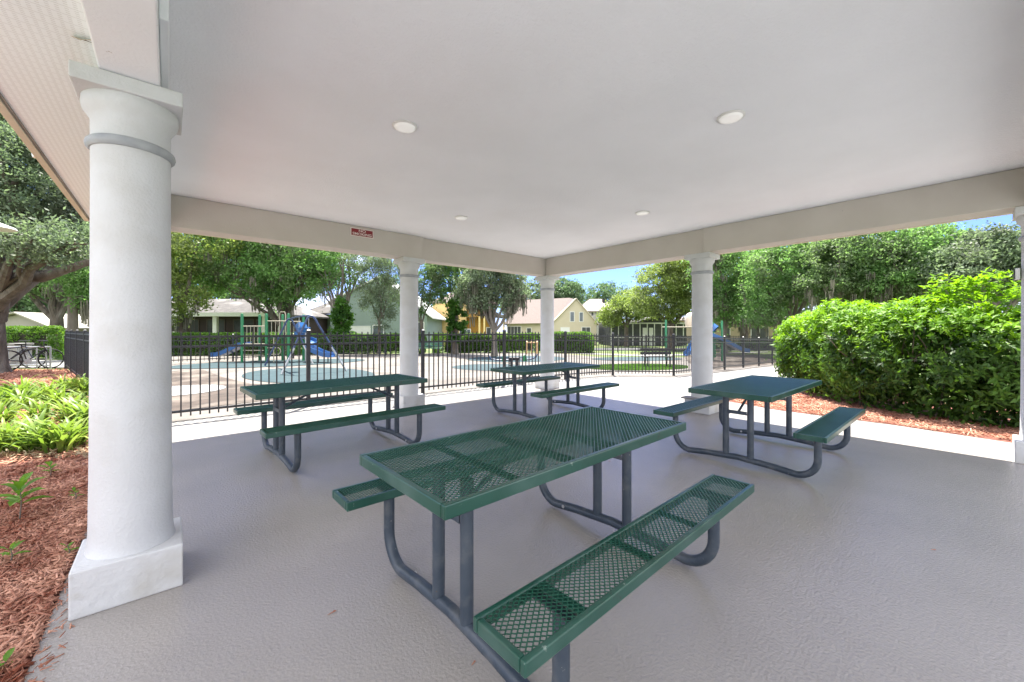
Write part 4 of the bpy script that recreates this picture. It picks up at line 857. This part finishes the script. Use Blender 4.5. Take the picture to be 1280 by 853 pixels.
m = MB(); m.add([(W(372, pc, F), -.4, Z(394, F, b)), (x0 - .02, -.4, Z(391, F, b)), (x0 - .02, 5, Z(366, F + 5, b)), (W(400, pc, F), 5, Z(372, F + 5, b)), (W(372, pc, F), -.4, Z(394, F, b) - .12), (x0 - .02, -.4, Z(391, F, b) - .12)], [(0, 1, 2, 3), (0, 4, 5, 1)]); m.build('porch_roof', roof_tree_shade, t)
window(t, W(444, pc, F), W(468, pc, F), .6, 1.9, -1.2, pane=M['trim'], mull=2); window(t, W(512, pc, F), W(533, pc, F), .5, 2.3, -1.2, pane=M['dark_screen'], mull=1); window(t, W(472, pc, F), W(484, pc, F), 1, 2.0, -1.2)
# yellow house
F = 46; pc = 590; b = at(pc, F); t = thing('yellow_house', 'yellow and orange two tone house seen through the tree left of the corner column', 'house', b, CR, 'houses around the park')
m = MB(); m.box(W(541, pc, F), W(583, pc, F), 0, 8, 0, Z(379, F, b)); m.build('wall', wallmat('pale_yellow_wall', (.55, .40, .18)), t)
m = MB(); m.box(W(583.5, pc, F), W(615, pc, F), .8, 8, 0, Z(384, F, b)); m.build('wall', wallmat('deep_yellow_wall', (.40, .22, .04)), t)
m = MB(); m.box(W(584, pc, F), W(604, pc, F), -.6, .79, Z(394, F, b) - .25, Z(394, F, b)); m.build('balcony', wallmat('orange_balcony', (.40, .21, .03)), t)
m = MB(); m.poly([(W(598, pc, F), Z(395, F, b)), (W(615, pc, F), Z(388, F, b)), (W(634, pc, F), Z(397, F, b))], -1, 4); m.build('porch_roof', roof_tree_shade, t)
for px in (600, 606, 630): m = MB(); m.box(W(px - 1, pc, F), W(px + 1, pc, F), -.9, -.7, 0, Z(396, F, b)); m.build('porch_post', wallmat('yellow_post', (.7, .55, .25)), t)
window(t, W(575, pc, F), W(590, pc, F) - .2, .6, 1.9, -.01 if False else -.0, mull=2); window(t, W(586, pc, F), W(594, pc, F), Z(391, F, b), Z(380, F, b) - .3, .8, pane=M['dark_screen'], mull=0); window(t, W(608, pc, F), W(613, pc, F), .2, 2.1, .8, pane=M['dark_screen'], mull=0)
hip_roof(t, W(541, pc, F), W(615, pc, F), .2, 8, Z(378, F, b), Z(362, F + 4, b), roof_tan)
# beige house
F = 50; pc = 690; b = at(pc, F); t = thing('beige_house', 'beige house with pinkish brown roof and front gable beside the corner column', 'house', b, CR, 'houses around the park')
bw = wallmat('beige_wall', (.54, .48, .36)); m = MB(); m.box(W(634, pc, F), W(692, pc, F), .5, 11, 0, Z(404, F, b)); m.build('wall', bw, t)
gx0, gx1, gp_ = W(690, pc, F), W(745, pc, F), W(719.5, pc, F)
m = MB(); m.poly([(gx0, 0), (gx1, 0), (gx1, Z(403, F, b)), (gp_, Z(374.5, F, b)), (gx0, Z(404, F, b))], -.3, 8); m.build('gable_wall', bw, t)
gable_roof(t, gx0, gx1, -.3, 8, Z(404, F, b), Z(374, F, b), M['fascia'], xp=gp_, over=.25, th=.1)
m = MB(); zr = Z(376, F + 4, b); m.add([(W(630, pc, F), -.1, Z(405, F, b)), (gx0 + .2, -.1, Z(404, F, b)), (gp_, 1.5, Z(373.5, F, b) + .1), (gp_, 5.5, zr + .5), (W(655, pc, F), 5.5, zr + .2), (W(630, pc, F), 11, Z(405, F, b)), (gp_, 11, Z(405, F, b))], [(0, 1, 2, 3, 4), (0, 4, 5), (4, 3, 6, 5)]); m.build('roof', roof_tan, t)
window(t, W(712.5, pc, F), W(717, pc, F), Z(402, F, b), Z(390.5, F, b), -.3, mull=0); window(t, W(724, pc, F), W(728, pc, F), Z(402, F, b), Z(391, F, b), -.3, mull=0)
window(t, W(701, pc, F), W(711, pc, F), .6, Z(410, F, b), -.3, mull=3, pane=M['trim']); window(t, W(727, pc, F), W(737, pc, F), .6, Z(409.5, F, b), -.3, mull=1, pane=M['dark_screen'])
window(t, W(634.5, pc, F), W(651, pc, F), .2, Z(408.5, F, b), .5, mull=3, pane=M['dark_screen']); window(t, W(659, pc, F), W(664, pc, F), .9, Z(410.5, F, b), .5, mull=0, pane=M['dark_screen'])
# white two storey house
F = 64; pc = 755; b = at(pc, F); t = thing('white_house', 'white two storey house with a pale hipped roof behind the beige house', 'house', b, CR, 'houses around the park')
m = MB(); m.box(W(728, pc, F), W(777, pc, F), 0, 10, 0, Z(389, F, b)); m.build('wall', wallmat('white_wall', (.36, .355, .34)), t)
m = MB(); m.box(W(744, pc, F), W(764, pc, F), -1.6, -.004, 0, Z(405.5, F, b)); m.build('entry_wall', wallmat('white_wall_low', (.36, .355, .34)), t)
rf = hip_roof(t, W(726, pc, F), W(779, pc, F), 0, 10, Z(389, F, b), Z(374, F + 5, b), surf('pale_pinkish_roof', (.27, .235, .215), (.23, .20, .18), 5, .9, .4, 15, bdist=.03), .5, .25)
m = MB(); m.box(W(759, pc, F), W(764, pc, F), 3.2, 3.8, Z(377, F, b) , Z(374, F, b) + .3); m.build('roof_vent', M['iron'], rf)
window(t, W(757.5, pc, F), W(761.5, pc, F), Z(399, F, b), Z(390.5, F, b), 0, pane=M['dark_screen'], mull=0); window(t, W(739, pc, F), W(742, pc, F), Z(395, F, b), Z(390.5, F, b), 0, mull=0, pane=M['dark_screen']); window(t, W(764, pc, F), W(768, pc, F), Z(398, F, b), Z(392, F, b), 0, mull=0)
# screened pool enclosure
F = 47; pc = 797; b = at(pc, F); t = thing('screened_enclosure', 'dark screened patio enclosure with pale ribs under the big light green oak', 'building', b, CR, 'houses around the park')
xa, xb = W(762, pc, F), W(858, pc, F); ze = Z(404, F, b)
m = MB(); m.poly([(xa, 0), (xb, 0), (xb, ze), (W(822, pc, F), Z(397, F, b)), (W(800, pc, F), ze), (xa, ze)], 0, 6); m.build('screen_wall', M['dark_screen'], t)
m = MB()
for px in range(764, 858, 9): m.box(W(px, pc, F) - .05, W(px, pc, F) + .05, -.06, -.004, 0, ze)
m.box(xa, xb, -.09, -.062, ze - .1, ze + .05); m.box(xa, xb, -.09, -.062, .9, 1.0); m.build('rib', M['trim'], t)
m = MB(); m.poly([(W(797, pc, F), ze), (W(822, pc, F), Z(396.5, F, b)), (W(848, pc, F), ze), (W(848, pc, F), ze + .18), (W(822, pc, F), Z(396.5, F, b) + .2), (W(797, pc, F), ze + .18)], -.4, 6); m.build('roof', roof_tree_shade, t)
m = MB(); m.box(W(803, pc, F), W(808, pc, F), -.12, -.095, 0, 2.1); m.box(W(811, pc, F), W(816, pc, F), -.12, -.095, 0, 2.1); m.build('door', M['trim'], t)
# tan building behind trees at right
F = 52; pc = 915; b = at(pc, F); t = thing('tan_house', 'tan house with dark garage openings behind the blue slide at the right', 'house', b, CR, 'houses around the park')
m = MB(); m.box(W(878, pc, F), W(990, pc, F), 0, 8, 0, Z(399, F, b)); m.build('wall', wallmat('tan_wall', (.36, .29, .20)), t)
hip_roof(t, W(876, pc, F), W(992, pc, F), 0, 8, Z(399, F, b), Z(384, F + 4, b), roof_tan)
for a_, c_ in ((883, 893), (903, 912), (939, 960)): window(t, W(a_, pc, F), W(c_, pc, F), .3, 2.2, 0, pane=M['dark_screen'])
# left house with pale roof behind hedge
F = 34; pc = 30; b = at(pc, F); t = thing('white_roofed_house', 'long low house with a pale roof above the hedge at the far left', 'house', b, CR, 'houses around the park')
m = MB(); m.box(W(-60, pc, F), W(66, pc, F), 0, 9, 0, Z(409, F, b)); m.build('wall', wallmat('cream_wall', (.3, .275, .23)), t)
gable_roof(t, W(-60, pc, F), W(66, pc, F), 0, 9, Z(409, F, b), Z(392, F, b), surf('cream_metal_roof', (.3, .28, .245), (.27, .25, .21), 3, .7), xp=W(24, pc, F), over=.4)
m = MB(); m.poly([(W(-58, pc, F), Z(409, F, b)), (W(64, pc, F), Z(409, F, b)), (W(24, pc, F), Z(393, F, b))], .1, .4); m.build('gable', wallmat('cream_gable', (.3, .28, .25)), t)

# ------------------------------------------------------------------ PLAYGROUND
def PX(px, py, F, b): return ((px - PC) / FPX * F, 0, zpx(py, F) - b.z)
# structure 1
F = 17.0; PC = 334; b = at(PC, F); st = thing('play_structure', 'green posted climbing frame with two blue slides in front of the left hedge', 'play structure', b, CR, 'playground climbing frames')
xs = [W(302.5, PC, F), W(333, PC, F), W(360.5, PC, F)]; top = Z(393.5, F, b)
for i, x in enumerate(xs):
    for y in (0, 1.0):
        m = MB(); m.lathe([(.055, -.05), (.055, top), (.05, top + .03), (.02, top + .045)], 12, (x + (y * .12), y, 0)); m.build('post', M['pg_green'], st, smooth=True)
m = MB(); m.box(xs[0], xs[1], .02, 1, .66, .72); m.build('deck', M['pg_dark'], st); m = MB(); m.box(xs[1] + .01, xs[2], .02, 1, 1.02, 1.08); m.build('deck', M['pg_dark'], st)
def railing(x0, x1, y, z0, z1, n):
    m = MB(); m.tube([(x0, y, z0), (x1, y, z0)], .018, 6); m.tube([(x0, y, z1), (x1, y, z1)], .02, 6)
    for i in range(1, n): x = x0 + (x1 - x0) * i / n; m.tube([(x, y, z0), (x, y, z1)], .012, 6)
    m.build('railing', M['pg_cream'], st, smooth=True)
railing(xs[0] + .05, xs[1] - .05, 0, .78, Z(408, F, b), 6); railing(xs[1] + .05, xs[2] - .05, .0, 1.1, Z(401.5, F, b), 5); railing(xs[1] + .15, xs[2], 1.0, 1.1, Z(401.5, F, b), 5)
m = MB(); zt = Z(389.5, F, b); m.tube([(W(341, PC, F), .5, 1.08), (W(341, PC, F), .5, zt - .08), (W(342, PC, F), .5, zt), (W(347.5, PC, F), .5, zt), (W(348.5, PC, F), .5, zt - .08), (W(348.5, PC, F), .5, 1.08)], .02, 8); m.build('handrail', M['pg_cream'], st, smooth=True)
m = MB(); x0, x1 = xs[0] + .08, xs[1] - .08
for zz in (.30, .50): m.tube([(x0, -.05, zz), (x1, -.05, zz)], .02, 6)
m.build('climbing_rung', M['pg_cream'], st, smooth=True)
m = MB(); zc = Z(439, F, b); m.tube([(xs[1] + .1, -.1, zc + .14), (W(350, PC, F), -.1, zc + .14), (W(352.5, PC, F), -.1, zc + .05), (W(352.5, PC, F), -.1, zc - .05), (W(350, PC, F), -.1, zc - .14), (xs[1] + .1, -.1, zc - .14)], .02, 8)
m.tube([(W(344, PC, F), -.1, 0), (W(344, PC, F), -.1, 1.05)], .02, 8); m.build('loop_ladder', M['pg_cream'], st, smooth=True)
def chute(parent, path, wd, side, mat, name='slide', across=None):
    m = MB(); vs = []; n = len(path); P_ = [Vector(p) for p in path]; prof = [(-wd / 2, side), (-wd / 2 + .03, side), (-wd / 2 + .05, .02), (0, 0), (wd / 2 - .05, .02), (wd / 2 - .03, side), (wd / 2, side), (wd / 2, -.03), (-wd / 2, -.03)]
    for i, p in enumerate(P_):
        t_ = (P_[min(i + 1, n - 1)] - P_[max(i - 1, 0)]); t_.z *= .0 if across is None else 1
        a = Vector((-t_.y, t_.x, 0)).normalized()
        for u, v in prof: vs.append(p + a * u + Vector((0, 0, v)))
    k = len(prof); fs = [(i * k + j, i * k + (j + 1) % k, (i + 1) * k + (j + 1) % k, (i + 1) * k + j) for i in range(n - 1) for j in range(k)] + [tuple(range(k)), tuple(reversed(range((n - 1) * k, n * k)))]
    m.add(vs, fs); return m.build(name, mat, parent, smooth=True)
z_ = lambda py: Z(py, F, b)
chute(st, [(W(300, PC, F), .5, .70), (W(292, PC, F), .5, .66), (W(280, PC, F), .5, .46), (W(270, PC, F), .5, .30), (W(263, PC, F), .5, .235), (W(257, PC, F), .5, .23)], .5, .16, M['pg_blue'])
m = MB(); m.tube([(W(263, PC, F), .5, 0), (W(263, PC, F), .5, .2)], .03, 8); m.build('slide_foot', M['iron'], st)
sp = []; 
for i in range(14):
    a = R(200 - i * 20); sp.append((W(375, PC, F) + .30 * math.cos(a), .5 + .30 * math.sin(a), 1.15 - i * .045))
chute(st, sp, .34, .16, M['pg_blue'], 'spiral_slide')
chute(st, [(W(386, PC, F), .1, .55), (W(396, PC, F), .05, .40), (W(407, PC, F), 0, .27), (W(416, PC, F), 0, .24)], .5, .17, M['pg_blue'])
m = MB(); m.tube([(W(375, PC, F), .5, 0), (W(375, PC, F), .5, 1.5)], .05, 10); m.build('spiral_post', M['galv'], st)
m = MB(); m.poly([(W(366, PC, F), 1.1), (W(371, PC, F), 1.1), (W(373, PC, F), 1.5), (W(370, PC, F), 1.72), (W(366, PC, F), 1.62)], .2, .8); m.build('slide_hood', M['pg_blue'], st, bevel=.03)
for px in (398, 410): m = MB(); m.tube([(W(px, PC, F), .0, 0), (W(px, PC, F), 0, .24)], .025, 8); m.build('slide_foot', M['iron'], st)
# arch swing
b = at(388, 13.4); sw = thing('arch_swing', 'curved navy arch swing frame standing on the teal rubber pad', 'swing', b, CR)
def wp(px, F_, z): return ((px - 640) / FPX * F_ - (388 - 640) / FPX * 13.4, F_ - 13.4, z)
def archpts(a, pk, c, za):
    A, P_, B = Vector(a), Vector(pk), Vector(c); pts = []
    sA = A.lerp(P_, .80); sB = B.lerp(P_, .80)
    pts = [A, A.lerp(P_, .4), sA]
    for i in range(1, 8):
        t_ = i / 8; pts.append(sA * (1 - t_) ** 2 + (P_ + Vector((0, 0, .12))) * 2 * t_ * (1 - t_) + sB * t_ ** 2)
    return pts + [sB, B.lerp(P_, .4), B]
zp_ = zpx(392, 13.0)
m = MB(); m.tube(archpts(wp(352, 12.3, 0), wp(388, 12.9, zp_ + .05), wp(433, 13.4, 0), 0), .033, 10); m.build('arch', M['pg_navy'], sw, smooth=True)
zq = zpx(396, 15.6)
m = MB(); m.tube(archpts(wp(331, 15.3, 0), wp(362, 15.6, zq + .05), wp(391, 16.0, 0), 0), .033, 10); m.build('arch', M['pg_navy'], sw, smooth=True)
m = MB(); m.tube([wp(386, 12.9, zp_ - .08), wp(374, 14.2, zp_ - .06), wp(363, 15.6, zq - .08)], .03, 10); m.build('top_bar', M['pg_navy'], sw, smooth=True)
for fa, fb in ((12.3, 352), (13.4, 433), (15.3, 331), (16.0, 391)):
    pass
for (px_, F_), (qx, qF, qz) in zip(((352, 12.3), (433, 13.4), (391, 16.0)), ((388, 12.9, zp_), (388, 12.9, zp_), (362, 15.6, zq))):
    A = Vector(wp(px_, F_, 0)); B = Vector(wp(qx, qF, qz)); m = MB(); m.tube([A, A.lerp(B, .42)], .037, 10); m.build('leg_sun_reflection', M['galv'], sw, smooth=True)  # pale lower legs: sun reflecting off the navy tube, built as an outer tube
for s in (.3,):
    p0 = Vector(wp(380, 13.6, zp_ - .1)); m = MB()
    for o_ in (-.2, .2): m.tube([p0 + Vector((o_ * .3, o_, 0)), p0 + Vector((o_ * .3, o_, -.35))], .008, 5)
    m.build('chain', M['galv'], sw); m = MB(); m.lathe([(.02, -.20), (.15, -.18), (.2, -.02), (.19, 0), (.14, -.15), (.02, -.17)], 14, (p0.x, p0.y, p0.z - .35)); m.build('seat', M['pg_blue'], sw, smooth=True)

# structure 2 (right)
F = 23.5; PC = 866; b = at(PC, F); z_ = lambda py: Z(py, F, b)
s2 = thing('play_structure', 'climbing frame with a blue tube slide half hidden behind the slab column', 'play structure', b, CR, 'playground climbing frames')
for px, zt, y in ((832.5, z_(401), 0), (891, z_(404), 0), (897.5, z_(401.5), 1.0), (902.5, z_(402), 0), (877, z_(401), 1)):
    m = MB(); m.lathe([(.06, -.05), (.06, zt), (.02, zt + .05)], 12, (W(px, PC, F), y, 0)); m.build('post', M['pg_green'], s2, smooth=True)
m = MB(); m.tube([(W(832.5, PC, F), 0, z_(409)), (W(876, PC, F), 0, z_(409))], .03, 8); m.tube([(W(832.5, PC, F), .6, z_(409)), (W(876, PC, F), .6, z_(409))], .03, 8)
for i in range(9): x = W(834 + i * 5, PC, F); m.tube([(x, 0, z_(409)), (x, .6, z_(409))], .018, 6)
m.build('overhead_ladder', M['pg_cream'], s2, smooth=True)
m = MB(); m.box(W(872, PC, F), W(902, PC, F), 0, 1, 1.05, 1.12); m.build('deck', M['pg_dark'], s2)
m = MB(); n_ = 10; vs = [];
m.lathe([(.04, z_(390)), (.2, z_(391.5)), (.32, z_(396)), (.34, z_(402)), (.32, z_(407)), (.28, z_(409))], 16, (W(871, PC, F), .8, 0)); m.build('dome', surf('cream_dome', (.66, .56, .44), (.6, .5, .38), 3, .4), s2, smooth=True)
m = MB(); m.tube([(W(880, PC, F), .5, z_(406)), (W(886, PC, F), .4, z_(407.5)), (W(891, PC, F), .2, z_(411)), (W(894, PC, F), .1, z_(414))], .36, 16, cap=False); m.build('tube_slide', M['pg_blue'], s2, smooth=True)
chute(s2, [(W(888, PC, F), .1, z_(420)), (W(900, PC, F), .05, z_(425)), (W(912, PC, F), 0, z_(431.5)), (W(922, PC, F), 0, z_(437)), (W(929, PC, F), 0, z_(439.5)), (W(934, PC, F), 0, z_(440))], .55, .2, M['pg_blue'])
m = MB(); m.tube([(W(930, PC, F), 0, 0), (W(930, PC, F), 0, z_(441))], .03, 8); m.build('slide_foot', M['iron'], s2)
m = MB(); m.box(W(886, PC, F), W(895, PC, F), .0, .06, z_(447) , z_(424)); m.build('side_panel', M['pg_green'], s2)
chute(s2, [(W(866, PC, F), -.3, z_(428)), (W(860, PC, F), -.4, z_(436)), (W(856, PC, F), -.45, z_(442)), (W(852, PC, F), -.45, z_(444))], .5, .2, M['pg_blue'])
m = MB()
for zz in (.3, .6, .9): m.tube([(W(893, PC, F), -.02, zz), (W(902, PC, F), -.02, zz)], .02, 6)
m.build('climbing_rung', M['pg_cream'], s2)
# tan hoop climber
F = 28; PC = 664; b = at(PC, F); t = thing('hoop_climber', 'small tan posted arch climber on the rubber pad left of the corner column', 'climber', b, CR)
for i, px in enumerate((658.5, 665, 671.5)):
    m = MB(); m.tube([(W(px, PC, F), 0, -.02), (W(px, PC, F), 0, Z(428, F, b)), (W(px, PC, F), .15, Z(426, F, b)), (W(px, PC, F), .5, Z(426, F, b)), (W(px, PC, F), .6, -.02)], .045, 8); m.build('hoop', surf('tan_paint', (.55, .36, .20)), t, smooth=True)
m = MB(); m.tube([(W(657, PC, F), 0, Z(428.5, F, b)), (W(673, PC, F), 0, Z(428.5, F, b))], .04, 8); m.build('top_bar', surf('tan_paint_bar', (.55, .36, .20)), t)
# seesaw riders
F = 15.0; PC = 642; b = at(PC, F); t = thing('spring_seesaw', 'black and green spring seesaw on the centre rubber pad behind the far table', 'seesaw', b, CR)
m = MB(); m.tube([(W(610, PC, F), 0, .50), (W(614, PC, F), 0, .34), (W(622, PC, F), 0, .30), (W(662, PC, F), .1, .32), (W(670, PC, F), .1, .40), (W(672, PC, F), .1, .52)], .03, 8); m.build('beam', M['pg_navy'], t, smooth=True)
m = MB(); m.box(W(636, PC, F), W(650, PC, F), -.2, .2, .34, .42); m.box(W(638, PC, F), W(641, PC, F), -.15, .15, .02, .34); m.box(W(645, PC, F), W(648, PC, F), -.15, .15, .02, .34); m.build('seat', M['iron'], t, bevel=.02)
for px in (630, 656): m = MB(); m.poly([(W(px - 3, PC, F), .26), (W(px + 3, PC, F), .26), (W(px + 2, PC, F), .46), (W(px, PC, F), .50), (W(px - 2, PC, F), .45)], -.03, .03); m.build('handle_panel', M['pg_green'], t, bevel=.008)
m = MB()
for c_ in (-.12, .12):
    m.tube([(c_ + .06 * math.cos(i * .9), .06 * math.sin(i * .9), .0 + i * .3 / 28) for i in range(29)], .012, 6)
m.build('spring', M['iron'], t)
# green bench by the hedge
def slat_bench(name, label, px, F, w_, mat, h=.82, rz=CR, seat_only=False):
    b = at(px, F); t = thing(name, label, 'bench', b, rz, 'benches in the playground')
    m = MB(); m.box(-w_ / 2, w_ / 2, -.42, -.24, .43, .46); m.box(-w_ / 2, w_ / 2, -.20, -.02, .43, .46); m.build('seat', mat, t, bevel=.005)
    m = MB(); m.box(-w_ / 2, w_ / 2, 0.02, .05, .52, .64); m.box(-w_ / 2, w_ / 2, .04, .07, .68, h); m.build('backrest', mat, t, bevel=.005)
    for s in (-1, 1):
        m = MB(); x = s * w_ * .36; m.tube([(x, -.38, 0), (x, -.36, .42), (x, 0, .42), (x, .07, h - .04)], .025, 8); m.tube([(x, .0, .42), (x, .05, 0)], .025, 8); m.build('leg', M['iron'], t, smooth=True)
    return t
slat_bench('park_bench', 'dark green bench by the hedge, right of the middle back column', 536, 23, 1.6, surf('bench_green', (.05, .13, .10)), h=.80)
bt = slat_bench('park_bench', 'black metal bench on the grass patch seen through the angled fence', 820, 17.2, 1.35, M['iron'], h=.80)
# grey panel right of bench: none

# ------------------------------------------------------------------ BIKE RACK etc
F = 14.1; PC = 33; b = at(PC, F); t = thing('bike_rack', 'grey metal railing style bicycle rack at the far left', 'bike rack', b, CR)
m = MB(); m.tube([(W(-40, PC, F), 0, .77), (W(63, PC, F), 0, .77)], .026, 8); m.tube([(W(-40, PC, F), 0, .12), (W(63, PC, F), 0, .12)], .022, 8)
for px in range(-38, 66, 12): m.tube([(W(px, PC, F), 0, 0), (W(px, PC, F), 0, .77)], .02, 8)
m.tube([(W(63, PC, F), 0, .77), (W(63, PC, F), 0, 0)], .026, 8); m.build('rail_frame', M['galv'], t, smooth=True)
def bike(label, px, F, rz, fr):
    b = at(px, F); t = thing('bicycle', label, 'bicycle', b, rz, 'bicycles parked at the rack')
    for x in (-.52, .52):
        m = MB(); n = 24; ring = [(x + .33 * math.cos(2 * math.pi * i / n), 0, .35 + .33 * math.sin(2 * math.pi * i / n)) for i in range(n + 1)]; m.tube(ring, .022, 8, cap=False); wh = m.build('wheel', M['tyre'], t, smooth=True)
        m = MB()
        for i in range(10): a = math.pi * 2 * i / 10; m.tube([(x, 0, .35), (x + .31 * math.cos(a), 0, .35 + .31 * math.sin(a))], .002, 4)
        m.tube([(x, -.05, .35), (x, .05, .35)], .02, 8); m.build('spokes', M['galv'], wh)
    m = MB(); bb = (-.08, 0, .30); seat = (-.2, 0, .75); head = (.33, 0, .80)
    for a_, c_ in ((bb, seat), (bb, (.36, 0, .70)), ((-.18, 0, .70), head), (bb, (-.52, 0, .35)), ((-.18, 0, .70), (-.52, 0, .35)), (head, (.52, 0, .35))): m.tube([a_, c_], .018, 8)
    m.build('frame', fr, t, smooth=True)
    m = MB(); m.tube([(.33, 0, .80), (.34, 0, .98)], .015, 8); m.tube([(.30, -.28, 1.0), (.36, -.15, .99), (.36, .15, .99), (.30, .28, 1.0)], .014, 8); m.build('handlebar', M['iron'], t, smooth=True)
    m = MB(); m.tube([(-.2, 0, .74), (-.22, 0, .88)], .014, 8); m.add([(-.36, -.07, .90), (-.36, .07, .90), (-.08, .02, .90), (-.08, -.02, .90), (-.34, -.05, .86), (-.34, .05, .86), (-.1, .01, .87), (-.1, -.01, .87)], [(0, 1, 2, 3), (4, 7, 6, 5), (0, 4, 5, 1), (1, 5, 6, 2), (2, 6, 7, 3), (3, 7, 4, 0)]); m.build('saddle', M['tyre'], t)
    m = MB(); m.lathe([(.08, -.01), (.08, .01)], 14, (0, 0, 0)); o = m.build('crank', M['galv'], t); o.location = (-.08, -.03, .30); o.rotation_euler = (R(90), 0, 0)
bike('dark bicycle leaning end on against the rack at the far left', 38, 13.7, CR + R(75), M['iron'])
bike('blue black bicycle at the left end of the rack beside the concrete pillar', 15, 13.9, CR + R(25), surf('blue_black_frame', (.02, .03, .06)))
F = 15.2; b = at(25, F); t = thing('concrete_pillar', 'short square concrete pillar with a cap behind the bicycle rack', 'pillar', b, CR)
m = MB(); m.box(-.21, .21, -.21, .21, -.02, .80); m.build('shaft', M['concrete'], t, bevel=.01); m = MB(); m.box(-.25, .25, -.25, .25, .8005, .87); m.build('cap', M['concrete'], t, bevel=.01)
# lamp at left edge
F = 9.0; b = at(-14, F); t = thing('lamp_post', 'white conical lamp shade poking in at the left edge under the oak', 'street lamp', b, 0)
zt = zpx(284, F)
m = MB(); m.tube([(0, 0, 0), (0, 0, zt - .05)], [.06, .04], 12); m.build('pole', M['trim'], t, smooth=True); m = MB(); m.lathe([(.42, zt - .02), (.40, zt + .02), (.12, zt + .14), (.05, zt + .22)], 24); m.build('shade', M['trim'], t, smooth=True)
# white flood light on the eave
t = thing('eave_light', 'tiny white fitting on the edge of the eave above the left trees', 'light', (-.815, 5.0, 2.80)); m = MB(); m.lathe([(.03, -.03), (.035, 0), (.02, .025)], 12); m.build('housing', M['trim'], t, smooth=True)
